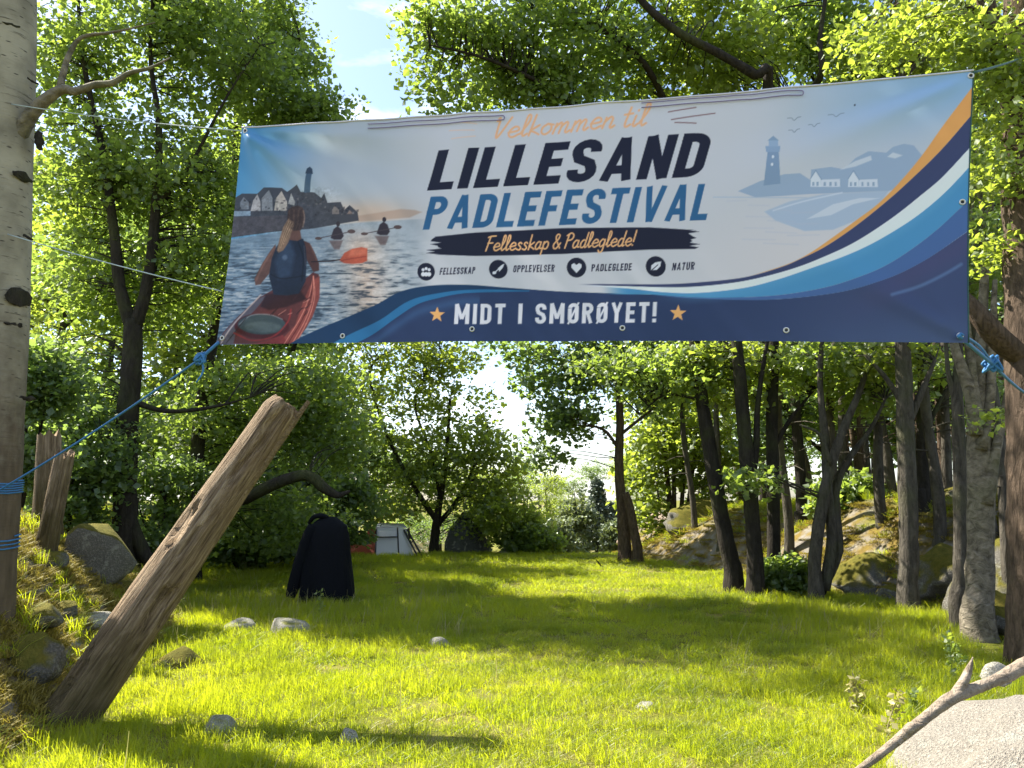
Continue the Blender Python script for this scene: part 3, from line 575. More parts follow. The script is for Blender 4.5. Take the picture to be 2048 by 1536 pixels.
def wrinkle(u, v):
    def ridge(u0, v0, ang, ln, wd, am):
        x, y = (u-u0)*3.08, v-v0; c, s_ = math.cos(ang), math.sin(ang); a = x*c+y*s_; b = -x*s_+y*c
        return am*np.exp(-(b/(wd*(.5+np.clip(a/ln, 0, 2))))**2)*sstep(-.02, .08, a)*np.exp(-np.clip(a/ln, 0, 9)**2)
    d = ridge(.005, .985, -.62, .55, .045, .046)-ridge(.005, .985, -.28, .75, .05, .034)+ridge(.005, .985, -1.05, .45, .04, .022)+ridge(.01, .98, -.09, .9, .03, .012)
    d += ridge(.995, .98, math.pi+.42, .75, .05, .020)-ridge(.995, .98, math.pi+.2, .8, .05, .012)+ridge(.99, .02, math.pi-.55, .55, .04, .016)+ridge(.99, .02, math.pi-1.05, .4, .04, .010)+ridge(.005, .02, .6, .5, .05, .014)
    for uu, am in ((.12, .016), (.19, .018), (.28, .014), (.36, .026), (.45, .012), (.545, .03), (.66, .014), (.78, .02)): d += .55*am*np.exp(-((u-uu+.05*(1-v))/.028)**2)*sstep(.45, 1, v)
    d += .03*np.sin(u*math.pi)*np.sin(v*math.pi)-.02*u*(1-u)*(1-v)+.006*n2(u*9, v*3, 1, 3, 77)+.004*np.sin(u*21+2*v)*(1-v)
    for uu in (.18, .37, .58, .79): d += .006*np.exp(-((u-uu)/.02)**2)*np.exp(-(v/.09)**2)
    return d
NU, NV = 1040, 340
uu, vv = np.meshgrid(np.linspace(0, 1, NU+1), np.linspace(0, 1, NV+1), indexing='ij')
BF = banner_flat(uu, vv); PXX, PYY = project(BF)
srgb = np.clip(paint(PXX, PYY), 0, 1); lin = np.where(srgb <= .04045, srgb/12.92, ((srgb+.055)/1.055)**2.4)
lin = np.clip(lin**1.06*np.array([1.36, 1.32, 1.38]), 0, .86)
BP = (BF+bn*wrinkle(uu, vv)[..., None]).reshape(-1, 3)
i, j = np.meshgrid(np.arange(NU), np.arange(NV), indexing='ij'); k = NV+1
Q = np.stack([i*k+j, (i+1)*k+j, (i+1)*k+j+1, i*k+j+1], -1).reshape(-1, 4)
m, n, l = newmat('banner_print'); at = n.new('ShaderNodeAttribute'); at.attribute_name = 'print'
v = mapped(n, l, 'Object', (1, 1, 1)); wv = noise(n, l, v, 220, 2)
p_ = nd(n, 'ShaderNodeBsdfPrincipled', Roughness=.4); p_.inputs['Specular IOR Level'].default_value = .25; l.new(at.outputs['Color'], p_.inputs['Base Color'])
b_ = nd(n, 'ShaderNodeBump', Strength=.12, Distance=.002); l.new(wv, b_.inputs['Height']); l.new(b_.outputs['Normal'], p_.inputs['Normal'])
t_ = n.new('ShaderNodeBsdfTranslucent'); l.new(at.outputs['Color'], t_.inputs['Color']); ms = n.new('ShaderNodeMixShader'); ms.inputs[0].default_value = .22
l.new(p_.outputs[0], ms.inputs[1]); l.new(t_.outputs[0], ms.inputs[2]); o_ = n.new('ShaderNodeOutputMaterial'); l.new(ms.outputs[0], o_.inputs['Surface'])
base = (BLc+BRc)/2
banner = thing('festival_banner', base, 'wide printed vinyl festival banner with kayak picture stretched between the trees', 'banner')
me = mesh_np('banner_sheet', BP-base, [Q], m, True)
ca = me.attributes.new('print', 'FLOAT_COLOR', 'POINT'); ca.data.foreach_set('color', np.column_stack([lin, np.ones(len(lin))]).astype(np.float32).ravel())
sh = bpy.data.objects.new('sheet', me); col.objects.link(sh); sh.parent = banner
def on_banner(px, py, off=.006):
    d2 = (PXX-px)**2+(PYY-py)**2; q = np.argmin(d2); return BP[q]+bn*off
ex = (TRc-TLc)/np.linalg.norm(TRc-TLc); ey = np.cross(bn, ex)
def ring(mb, c, r, t, nn=16):
    a = np.linspace(0, 2*np.pi, nn+1); tube(mb, [c+ex*r*math.cos(q)+ey*r*math.sin(q) for q in a], [t]*(nn+1), 6, 1, cap=False, smooth=False)
for (px, py) in ((685, 672), (945, 658), (1245, 657), (1573, 660), (1919, 673), (1925, 404), (1941, 152), (492, 263), (445, 676)):
    c = on_banner(px, py, .004); mb = MB(); ring(mb, c, .0135, .0045); e_ = mb.build('eyelet', M['metal'], banner, base)
    mb = MB(); a = np.linspace(0, 2*np.pi, 12, endpoint=False); mb.add(np.vstack([c-bn*.002+np.outer(np.cos(a), ex)*.012+np.outer(np.sin(a), ey)*.012, c-bn*.002]), [[12, q, (q+1) % 12] for q in range(12)])
    hh = mb.build('eyelet_hole', M['tent_dark'], e_, base)
def edge_tube(name, pts, r, mat, parent, o, seg=6):
    mb = MB(); tube(mb, pts, [r]*len(pts), seg, 2, cap=True); return mb.build(name, mat, parent, o)
top = [BP[(NV+1)*int(q*NU)+NV]+bn*.002 for q in np.linspace(0, 1, 40)]
edge_tube('top_hem', top, .006, M['hem'], banner, base)
edge_tube('right_hem', [BP[(NV+1)*NU+int(q*NV)] for q in np.linspace(0, 1, 14)], .004, M['cord_green'], banner, base)
for (a, b) in (((738, 249), (1005, 231)), ((1283, 206), (1600, 182))):
    up_ = np.array([0, 0, 1.]); P0 = on_banner(a[0], a[1]+5, .010); P1 = on_banner(b[0], b[1]+5, .010); g_ = .03
    lo = [on_banner(a[0]*(1-t)+b[0]*t, (a[1]*(1-t)+b[1]*t)+6, .011) for t in np.linspace(0, 1, 14)]; P0, P1 = lo[0], lo[-1]
    pts = [q+up_*g_*.5 for q in lo]+[P1+up_*g_*.35+ex*.012, P1+ex*.016, P1-up_*g_*.35+ex*.012]+[q-up_*g_*.5 for q in lo[::-1]]
    pt = edge_tube('tie_loop', pts, .0034, M['hem_line'], banner, base)

# ------------------------------------------------------------------ ropes
def sag_pts(a, b, s, nn=9): return [a*(1-t)+b*t-np.array([0, 0, s*4*t*(1-t)]) for t in np.linspace(0, 1, nn)]
def knot(mb, c, r, rng, nloop=7, th=.007):
    pts = [c+r*(.35+.65*rng.random())*np.array([math.cos(k*1.9), .6*math.sin(k*1.3), math.sin(k*2.3)]) for k in range(nloop*4)]
    tube(mb, pts, [th]*len(pts), 6, 4)
rg = np.random.default_rng(3)
TRK = 6.35  # depth of the aspen on the left
def trunk_wrap(mb, c, r, z0, turns, th, drop):
    a = np.linspace(0, 2*np.pi*turns, int(16*turns)); tube(mb, [np.array([c[0]+r*math.cos(q), c[1]+r*math.sin(q), z0-drop*q/(2*np.pi)+.01*math.sin(3*q)]) for q in a], [th]*len(a), 6, 1, smooth=False)
c0 = W(438, 684, DL-.02); aspen_c = lambda py: W(np.interp(py, [0, 620, 1250], [8, -12, -52]), py, TRK); 
att = aspen_c(985); ra = .262
mb = MB(); kx = W(402, 716, DL-.02); e0 = att+np.array([ra*.72, -ra*.72, -.02])
tube(mb, [c0, kx], [.011, .011], 6, 4); knot(mb, kx, .05, rg); tube(mb, sag_pts(kx, e0, .03), [.0075]*9, 6, 2)
tube(mb, [kx, kx+np.array([.02, 0, -.09]), kx+np.array([-.02, -.01, -.17])], [.007, .007, .005], 6, 3)
o = mb.build('rope', M['rope_blue'], None, c0); o.name = 'blue_rope'; tag(o, 'blue rope running from lower left banner corner down to the pale trunk', 'rope')
for (py, tn, dr) in ((962, 5.2, .018), (1072, 3.2, .03)):
    mb = MB(); c = aspen_c(py); trunk_wrap(mb, c, ra+.012, c[2], tn, .0065, dr); w_ = mb.build('trunk_wrap', M['rope_blue'], o, c0)
for (a, b, s_, lb) in ((W(486, 262, DL), aspen_c(228)+np.array([.2, -.17, 0]), .02, 'thin pale cord from upper left banner corner to the pale trunk'), (W(441, 582, DL), aspen_c(482)+np.array([.2, -.17, 0]), .015, 'thin pale cord from middle of left banner edge to the pale trunk')):
    mb = MB(); tube(mb, sag_pts(a, b, s_), [.0045]*9, 5, 2); o2 = mb.build('pale_string', M['cord_pale'], None, a); tag(o2, lb, 'cord')
DR2 = 8.0
c1 = W(1918, 672, DR-.03); k1_ = W(1985, 728, 4.9); e1_ = W(2060, 792, 7.75)
mb = MB(); tube(mb, [c1, k1_], [.012, .012], 6, 4); tube(mb, [c1+[.01, 0, .012], (c1+k1_)/2+np.array([.02, 0, .025]), k1_], [.008]*3, 6, 4); knot(mb, k1_, .06, rg, 8, .009); tube(mb, sag_pts(k1_, e1_, .02), [.011]*9, 6, 2)
o = mb.build('blue_rope', M['rope_blue'], None, c1); tag(o, 'blue knotted rope from lower right banner corner to the brown trunk', 'rope')
mb = MB(); tube(mb, sag_pts(W(1944, 146, DR), W(2052, 112, 7.75), .01), [.009]*9, 6, 2); o = mb.build('dark_cord', M['cord_green'], None, W(1944, 146, DR)); tag(o, 'dark green cord from upper right banner corner to the brown trunk', 'cord')

# ------------------------------------------------------------------ trees
def leaf_geo(C, per, spread, size, rng, flat=.55, droop=.25):
    """per leaves round every cluster centre; leaves are folded rhombs lying in loose sprays"""
    C = np.repeat(np.asarray(C, float), per, 0); n = len(C)
    r = rng.random(n)**.6; th = rng.random(n)*2*np.pi; z = rng.normal(0, .4, n)
    P = C+np.stack([np.cos(th)*r*spread, np.sin(th)*r*spread, z*spread*flat-droop*r*spread*.6], -1)
    N = rng.normal(0, .8, (n, 3))+np.array([-.1, -.05, 1.]); N /= np.linalg.norm(N, axis=1)[:, None]
    A = rng.normal(0, 1, (n, 3)); A -= N*np.sum(A*N, 1)[:, None]; A /= np.linalg.norm(A, axis=1)[:, None]; B = np.cross(N, A)
    s = size*(.45+1.05*rng.random(n)**1.3)[:, None]; w = s*.42
    V = np.stack([P, P+A*s*.42+B*w-N*s*.10, P+A*s, P+A*s*.42-B*w-N*s*.10], 1).reshape(-1, 3)
    k = np.arange(n)*4; T = np.concatenate([np.stack([k, k+1, k+2], -1), np.stack([k, k+2, k+3], -1)]); return V, T
def twigs(mb, S, C, rng, r0=.016, per=1):
    """thin branches joining every cluster to the nearest lower part of the skeleton S"""
    S = np.asarray(S)
    for c in C:
        d = np.linalg.norm(S-c, axis=1)+np.where(S[:, 2] > c[2]-.05, 1.2, 0); q = S[np.argmin(d)]; v_ = c-q; L = np.linalg.norm(v_)
        if L > 1.7: continue
        m1 = q+v_*.35+rng.normal(0, .06, 3)*L+[0, 0, .10*L]; m2 = q+v_*.72+rng.normal(0, .05, 3)*L+[0, 0, .07*L]
        r = r0*(.6+.35*L); tube(mb, [q, m1, m2, c], [r, r*.75, r*.5, r*.25], 4, 2, cap=False)
def make_tree(name, label, cat, base, stems, blobs, bark, leafmat, seed, leaf=.085, per=90, spread=.42, group=None, seg=14, noise_=.17, twig_r=.013, bbark=None):
    """stems: list of [(x,y,z,r),...] in world space, first = trunk; blobs: (centre, radii, n clusters)"""
    rng = np.random.default_rng(seed); base = np.asarray(base, float); t = thing(name, base, label, cat, group); S = []
    for k, st in enumerate(stems):
        A = np.array(st, float)
        mb = MB(); tube(mb, A[:, :3], A[:, 3], seg if k == 0 else 7, 5 if k == 0 else 4, noise_, 5., seed+k)
        mb.build('trunk' if k == 0 else 'branch', M[bbark if bbark and k else bark], t, base); R_ = crom(A[:, :3], 8); S.append(R_[len(R_)//3:] if k == 0 else R_)
    S = np.vstack(S); C = []
    for (c, rd, n_) in blobs:
        n_ = max(2, int(n_*(.9 if base[0] < -4 else .72)))
        d = rng.normal(0, 1, (n_, 3)); d /= np.linalg.norm(d, axis=1)[:, None]; r = rng.random(n_)**.34
        C.append(np.asarray(c)+d*r[:, None]*np.asarray(rd))
    if C:
        C = np.vstack(C); mb = MB(); twigs(mb, S, C, rng, twig_r)
        if mb.V: tag(mb.build('twigs', M[bark], t, base), kind='stuff')
        V, T = leaf_geo(C, per, spread, leaf*1.1, rng); mb = MB(); mb.add(V, T); tag(mb.build('crown', M[leafmat], t, base, False), kind='stuff')
    return t
def ST(d, *pts, dd=None):
    """stem from (px,py,radius[,depth])"""
    return [(*W(q[0], q[1], q[3] if len(q) > 3 else d), q[2]) for q in pts]
def BL(px, py, d, rx, ry, n_, rd=None):
    s = d/FOC; return (W(px, py, d), (rx*s, (rd if rd else (rx+ry)*.5*s), ry*s), n_)
def sink(p, k=.12): g_ = ground_at(p); g_[2] -= k; return g_
def rooted(d, px, py, r, *rest):
    """stem starting in the ground below (px,py)"""
    p = W(px, py, d); g_ = sink(p); return [(*g_, r*1.5), (g_[0], g_[1], g_[2]+.22, r*1.2), (g_[0], g_[1], g_[2]+.5, r*1.05)]+ST(d, *rest), g_

# pale aspen on the left, its crown above the picture
a_ = [(*(W(-60, 1330, TRK)), .30), (*aspen_c(1250), .272), (*aspen_c(900), .26), (*aspen_c(620), .252), (*aspen_c(300), .25), (*aspen_c(0), .245), (*(aspen_c(-350)), .22), (-3.95, 6.4, 8.6, .16), (-3.9, 6.5, 11, .07)]
g_ = sink(W(-60, 1330, TRK)); a_[0] = (g_[0]-.03, g_[1], g_[2]-.9, .36)
br = [ST(TRK, (20, 310, .07), (62, 228, .06, 6.25), (120, 180, .042, 6.2), (150, 183, .034, 6.2), (190, 170, .03, 6.2), (225, 166, .026, 6.2), (260, 146, .02, 6.2), (300, 136, .014, 6.2), (340, 116, .006, 6.2)),
      ST(TRK, (118, 182, .03, 6.2), (128, 140, .026, 6.2), (140, 105, .022, 6.2), (165, 74, .016, 6.2), (230, 64, .011, 6.2), (310, 45, .005, 6.15)),
      [(-3.95, 6.4, 7.0, .08), (-3.4, 6.4, 8.0, .05), (-2.9, 6.4, 9.0, .02)], [(-3.95, 6.4, 7.2, .08), (-4.6, 6.3, 8.1, .05), (-5.3, 6.4, 9.4, .02)], [(-3.9, 6.45, 8.6, .06), (-3.3, 6.5, 9.8, .03), (-3.0, 6.8, 10.6, .015)]]
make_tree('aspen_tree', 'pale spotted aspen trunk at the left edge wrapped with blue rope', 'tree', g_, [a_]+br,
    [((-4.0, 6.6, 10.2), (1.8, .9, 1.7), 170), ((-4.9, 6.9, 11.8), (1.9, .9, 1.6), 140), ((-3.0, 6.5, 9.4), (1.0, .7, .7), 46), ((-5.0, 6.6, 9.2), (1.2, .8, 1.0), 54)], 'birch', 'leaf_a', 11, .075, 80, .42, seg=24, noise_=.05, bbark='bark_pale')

asp = bpy.data.objects['aspen_tree']
for (px, py, wx, hz) in ((20, 336, .085, .036), (12, 585, .11, .075), (4, 640, .08, .018), (54, 262, .035, .085), (30, 790, .05, .015), (40, 140, .05, .010), (10, 40, .06, .012), (30, 460, .04, .010)):
    c = aspen_c(py); p0 = W(px, py, TRK-.25); dx = p0[0]-c[0]; r_ = .252; dy = -math.sqrt(max(.0004, r_*r_-min(dx*dx, r_*r_*.9))); q = np.array([c[0]+dx, c[1]+dy, p0[2]]); V_, F_ = ICO[3]; nr = np.array([dx, dy, 0])/r_; tg = np.array([-nr[1], nr[0], 0])
    Vq = q+np.outer(V_[:, 0], tg)*wx+np.outer(V_[:, 1], nr)*.005+np.outer(V_[:, 2], [0, 0, 1])*hz; Vq = Vq+nr*(.008*fbm(Vq*22, 3, 4))[:, None]+np.outer(.03*fbm(Vq*24, 3, 6), [0, 0, 1])+np.outer(.03*fbm(Vq*24, 3, 9), tg); MB().add(Vq, F_).build('bark_scar', M['bark_dark'], asp, np.array(asp.location))
# dark forked maple, left
st, g_ = rooted(13.5, 245, 1130, .2, (250, 980, .19), (256, 820, .175), (266, 700, .165), (266, 640, .15))
make_tree('maple_tree', 'dark forked tree behind the mossy bank on the left', 'tree', g_,
    [st, ST(13.5, (266, 660, .12), (240, 575, .10), (228, 460, .085), (205, 300, .06), (165, 110, .04), (150, -120, .02)), ST(13.5, (268, 660, .12), (296, 560, .10), (312, 400, .075), (318, 250, .055), (300, 90, .035), (320, -150, .015)),
     ST(13.5, (258, 800, .06), (330, 822, .04), (420, 815, .03), (500, 795, .012)), ST(13.5, (306, 420, .05), (380, 330, .035), (450, 200, .022), (520, 90, .01)), ST(13.5, (250, 1000, .12), (262, 1050, .12), (290, 1110, .11), (325, 1160, .10))],
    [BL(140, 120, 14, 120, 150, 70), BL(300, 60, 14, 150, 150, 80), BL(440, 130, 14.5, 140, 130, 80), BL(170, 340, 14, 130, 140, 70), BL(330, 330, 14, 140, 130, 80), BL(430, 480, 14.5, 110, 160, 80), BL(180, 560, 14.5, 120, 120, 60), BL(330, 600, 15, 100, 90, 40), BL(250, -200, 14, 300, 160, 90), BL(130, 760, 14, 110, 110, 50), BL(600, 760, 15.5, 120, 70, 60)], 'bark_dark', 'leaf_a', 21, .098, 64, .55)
# slim ash with the crooked low limb
st, g_ = rooted(16, 388, 1110, .15, (392, 980, .14), (402, 820, .125), (440, 600, .11), (468, 380, .09), (476, 150, .06), (480, -100, .02))
make_tree('ash_tree', 'slim dark tree with crooked low limb behind the leaning log', 'tree', g_,
    [st, ST(15, (392, 1010, .11, 16), (480, 1000, .11, 14.5), (550, 968, .105, 14), (612, 950, .10, 14), (652, 978, .09, 14), (676, 990, .06, 14), (700, 982, .02, 14)), ST(16, (440, 600, .05), (500, 480, .035), (570, 320, .02), (620, 200, .01)), ST(16, (472, 300, .05), (540, 180, .03), (600, 80, .015))],
    [BL(560, 150, 16, 90, 120, 70), BL(600, 235, 16, 95, 45, 45), BL(500, 40, 16, 100, 130, 60), BL(590, 60, 16.5, 40, 70, 16), BL(640, 205, 16, 50, 25, 14), BL(480, 330, 16, 90, 150, 60), BL(520, 800, 16, 160, 90, 80), BL(640, 860, 16, 110, 90, 60), BL(430, -180, 16, 150, 120, 40), BL(420, 880, 17, 120, 90, 60), BL(560, 1040, 17, 130, 60, 60)], 'bark_dark', 'leaf_a', 22, .10, 60, .55)
# round maple in the middle distance
st, g_ = rooted(25.5, 868, 1095, .15, (872, 1050, .13), (880, 1000, .10), (892, 920, .07), (900, 800, .04))
make_tree('maple_tree', 'round leafy maple behind the white tent', 'tree', g_,
    [st, ST(25.5, (875, 1050, .09), (915, 1000, .07), (945, 940, .05), (975, 860, .02)), ST(25.5, (872, 1040, .09), (820, 960, .07), (770, 860, .05), (740, 740, .04), (800, 690, .02)), ST(25.5, (880, 990, .06), (860, 900, .05), (830, 800, .03), (880, 700, .015))],
    [BL(900, 850, 25.5, 110, 100, 66), BL(800, 800, 25.5, 120, 110, 66), BL(980, 930, 25.5, 95, 70, 60), BL(900, 960, 25.5, 130, 70, 60), BL(1010, 1030, 25, 80, 50, 70), BL(780, 960, 26, 110, 90, 55), BL(740, 690, 25.5, 160, 90, 60), BL(880, 720, 25.5, 80, 70, 50), BL(800, 560, 25.5, 150, 110, 70), BL(640, 1000, 26.5, 70, 50, 40)], 'bark_dark', 'leaf_c', 23, .14, 46, .62)

# ---- right side
st, g_ = rooted(21.5, 1250, 1120, .17, (1246, 1040, .15), (1238, 940, .125), (1240, 850, .11), (1238, 760, .09), (1244, 600, .06))
make_tree('rowan_tree', 'slender tree beside a broken stump at the far lawn edge', 'tree', g_,
    [st, ST(21.5, (1239, 900, .05), (1205, 858, .04), (1150, 850, .02)), ST(21.5, (1240, 870, .05), (1290, 830, .035), (1330, 800, .015)), ST(21.5, (1240, 770, .05), (1180, 730, .035), (1110, 720, .02))],
    [BL(1140, 830, 21.5, 75, 50, 46), BL(1100, 745, 21.5, 65, 55, 40), BL(1190, 740, 21.5, 70, 60, 50), BL(1300, 760, 21.5, 80, 80, 60), BL(1090, 900, 21.5, 40, 40, 14), BL(1250, 650, 21.5, 160, 80, 90), BL(1030, 690, 21.5, 70, 25, 16), BL(1150, 560, 21.5, 150, 80, 60)], 'bark_brown', 'leaf_b', 31, .14, 45, .55)
st, g_ = rooted(25, 1348, 1106, .1, (1343, 1030, .09), (1334, 950, .08), (1326, 850, .05))
make_tree('hazel_tree', 'clump of thin upright stems with sunlit leaves beyond the lawn', 'tree', g_,
    [st]+[ST(25, (1350+q*.6, 1098, .08), (1350+q*.9, 1020, .075), (1350+q*1.3, 930, .06), (1350+q*1.8, 820, .03)) for q in (-2, 14, 28)],
    [BL(1310, 900, 25, 90, 90, 80), BL(1380, 860, 25, 100, 110, 90), BL(1290, 1000, 25, 50, 60, 30), BL(1420, 960, 25.5, 60, 90, 50), BL(1350, 740, 25, 130, 90, 60)], 'bark_brown', 'leaf_c', 32, .16, 42, .6)
# dark leaning alder
st, g_ = rooted(14.3, 1468, 1178, 0.151, (1452, 1080, 0.139), (1430, 960, 0.130), (1412, 850, 0.122), (1398, 760, 0.109), (1380, 620, 0.092), (1360, 430, 0.067), (1350, 250, 0.042), (1340, 60, 0.025))
make_tree('alder_tree', 'dark tree leaning left, first of the trunk row beside the lawn', 'tree', g_,
    [st, ST(14.3, (1412, 850, .09), (1402, 780, .08), (1404, 700, .07), (1430, 560, .05), (1440, 380, .03)), ST(14, (1360, 430, .06), (1240, 300, .05, 13), (1120, 190, .04, 12), (980, 120, .025, 11.3), (860, 90, .012, 11)), ST(13, (1350, 250, .06), (1290, 130, .05, 12), (1200, 60, .035, 12), (1080, 40, .02, 12)), ST(14.3, (1405, 800, .03), (1330, 790, .02), (1280, 830, .01))],
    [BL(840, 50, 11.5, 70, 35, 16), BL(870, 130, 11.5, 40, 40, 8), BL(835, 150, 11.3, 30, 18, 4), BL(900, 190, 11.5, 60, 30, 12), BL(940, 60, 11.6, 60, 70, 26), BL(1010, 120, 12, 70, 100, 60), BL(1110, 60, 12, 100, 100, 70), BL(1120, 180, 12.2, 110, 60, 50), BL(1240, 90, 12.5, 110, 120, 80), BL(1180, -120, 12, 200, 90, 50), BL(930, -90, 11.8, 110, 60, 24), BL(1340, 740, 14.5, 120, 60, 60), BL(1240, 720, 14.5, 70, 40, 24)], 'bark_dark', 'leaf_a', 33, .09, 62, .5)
# pair of dark trunks
st, g_ = rooted(13.8, 1512, 1188, 0.143, (1508, 1090, 0.130), (1500, 980, 0.126), (1490, 880, 0.118), (1482, 780, 0.109), (1470, 600, 0.084), (1480, 350, 0.059), (1500, 100, 0.034))
make_tree('alder_tree', 'dark trunk with rough bark standing just right of the leaning tree', 'tree', g_,
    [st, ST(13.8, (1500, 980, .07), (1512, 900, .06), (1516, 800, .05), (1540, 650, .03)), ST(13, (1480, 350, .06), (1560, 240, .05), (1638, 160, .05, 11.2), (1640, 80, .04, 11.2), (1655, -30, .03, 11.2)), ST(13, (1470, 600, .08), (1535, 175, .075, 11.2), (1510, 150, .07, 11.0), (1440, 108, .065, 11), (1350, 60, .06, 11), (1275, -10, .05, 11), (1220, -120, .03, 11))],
    [BL(1380, 60, 12.5, 110, 110, 70), BL(1480, 110, 12.8, 100, 80, 60), BL(1420, -120, 12.5, 160, 80, 40), BL(1360, 180, 13, 100, 50, 30), BL(1450, 720, 14.5, 120, 50, 60), BL(1490, 790, 14.5, 40, 40, 12), BL(1450, 400, 14, 160, 120, 50)], 'bark_dark', 'leaf_c', 34, .105, 50, .52)
st, g_ = rooted(14.4, 1548, 1172, 0.126, (1548, 1080, 0.118), (1546, 960, 0.113), (1544, 850, 0.109), (1546, 740, 0.101), (1552, 500, 0.076), (1560, 200, 0.042))
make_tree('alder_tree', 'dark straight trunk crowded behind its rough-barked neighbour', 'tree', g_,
    [st, ST(14.4, (1545, 900, .05), (1580, 840, .04), (1620, 790, .02)), ST(14, (1560, 300, .05), (1620, 180, .04), (1700, 90, .02))],
    [BL(1560, 60, 13.5, 100, 110, 60), BL(1600, 740, 15, 110, 50, 55), BL(1640, 50, 13.5, 80, 120, 50), BL(1560, 400, 14.5, 140, 120, 40), BL(1515, 960, 13.9, 30, 14, 5), BL(1600, -120, 13.5, 140, 80, 30)], 'bark_dark', 'leaf_a', 35, .105, 50, .52)
st, g_ = rooted(18, 1606, 1130, 0.134, (1604, 1050, 0.126), (1600, 930, 0.118), (1590, 800, 0.109), (1590, 600, 0.084), (1600, 300, 0.050))
make_tree('alder_tree', 'darker trunk set back between the dark pair and the twisted grey stems', 'tree', g_, [st, ST(18, (1596, 860, .06), (1560, 790, .04), (1520, 740, .02))],
    [BL(1590, 800, 18.5, 100, 60, 50), BL(1540, 860, 19, 60, 60, 30), BL(1600, 500, 18, 150, 150, 50), BL(1680, 790, 19, 100, 60, 45)], 'bark_dark', 'leaf_b', 36, .12, 48, .55)
# twisted grey stems
st, g_ = rooted(13.3, 1632, 1195, 0.109, (1630, 1110, 0.101), (1644, 1010, 0.092), (1662, 930, 0.084), (1690, 850, 0.067), (1720, 780, 0.050), (1750, 680, 0.025))
make_tree('willow_tree', 'twisted grey stems rising from one foot in the shaded grass', 'tree', g_,
    [st, ST(13.4, (1648, 1180, .10), (1664, 1080, .09), (1655, 980, .08), (1650, 880, .07), (1640, 760, .05), (1650, 600, .03)), ST(13.5, (1640, 1185, .09), (1676, 1100, .085), (1668, 1000, .08), (1690, 930, .06), (1740, 860, .04), (1770, 800, .02)), ST(13.2, (1662, 930, .04), (1640, 870, .03), (1600, 850, .015))],
    [BL(1700, 720, 14, 130, 50, 60), BL(1760, 60, 13, 100, 110, 50), BL(1700, 400, 14, 120, 120, 40), BL(1500, 955, 13.2, 40, 16, 7), BL(1740, 790, 14.5, 80, 30, 24)], 'bark_grey', 'leaf_a', 37, .1, 50, .5)
st, g_ = rooted(12.2, 1818, 1215, 0.147, (1818, 1120, 0.139), (1816, 1000, 0.134), (1812, 880, 0.130), (1808, 760, 0.122), (1800, 560, 0.101), (1790, 300, 0.067), (1780, 60, 0.034))
make_tree('alder_tree', 'grey upright trunk in the middle of the right-hand grove', 'tree', g_,
    [st, ST(12.2, (1812, 860, .06), (1840, 790, .05), (1870, 720, .03)), ST(12.2, (1812, 820, .05), (1775, 760, .04), (1730, 710, .02)), ST(11, (1785, 200, .05), (1840, 100, .04, 10), (1930, 60, .02, 9.5))],
    [BL(1840, 80, 11, 110, 90, 60), BL(1800, 710, 13, 120, 35, 36), BL(1740, 130, 11.5, 90, 70, 40), BL(1820, 400, 12.5, 130, 130, 40), BL(1800, -120, 11.5, 160, 80, 30)], 'bark_grey', 'leaf_c', 38, .1, 50, .5)
st, g_ = rooted(14.5, 1852, 1180, 0.134, (1850, 1080, 0.126), (1848, 960, 0.122), (1846, 820, 0.109), (1850, 600, 0.084), (1860, 300, 0.050))
make_tree('alder_tree', 'dark trunk half hidden behind the grey upright trunk', 'tree', g_, [st, ST(14.5, (1848, 880, .05), (1880, 800, .035), (1920, 740, .02))], [BL(1860, 740, 15, 110, 40, 40), BL(1880, 450, 14.5, 130, 150, 40), BL(1960, 800, 15.5, 80, 60, 24)], 'bark_dark', 'leaf_b', 39, .1, 50, .5)
st, g_ = rooted(10.4, 1920, 1245, .10, (1922, 1140, .092), (1921, 1000, .085), (1918, 880, .08), (1914, 780, .07), (1918, 690, .05), (1900, 500, .03))
make_tree('birch_tree', 'slim grey birch just left of the pale sunlit trunk', 'tree', g_, [st, ST(10.4, (1916, 820, .04), (1896, 740, .03), (1890, 640, .02))], [BL(1900, 560, 10.8, 110, 60, 24), BL(1890, 400, 11, 100, 80, 20)], 'bark_grey', 'leaf_a', 40, .08, 70, .38)
st, g_ = rooted(9.7, 1958, 1268, .165, (1958, 1180, .155), (1962, 1060, .15), (1960, 930, .14), (1956, 850, .12), (1958, 760, .10), (1964, 680, .07), (1970, 500, .04))
make_tree('birch_tree', 'pale birch with peeling bark, sunlit on its left side', 'tree', g_,
    [st, ST(9.6, (1952, 870, .09), (1944, 800, .08), (1926, 740, .065), (1908, 690, .05), (1895, 620, .03)), ST(9.6, (1954, 840, .08), (1946, 760, .06), (1938, 690, .05), (1930, 600, .03)), ST(9.6, (1972, 1010, .09), (1985, 930, .075), (2000, 860, .06), (2018, 780, .045), (2030, 700, .03)), ST(9.6, (1962, 900, .07), (1980, 800, .06), (1984, 700, .05), (1990, 560, .03))],
    [BL(1960, 480, 9.9, 120, 70, 22), BL(1950, 330, 10, 90, 90, 20)], 'bark_pale', 'leaf_a', 41, .08, 70, .36)
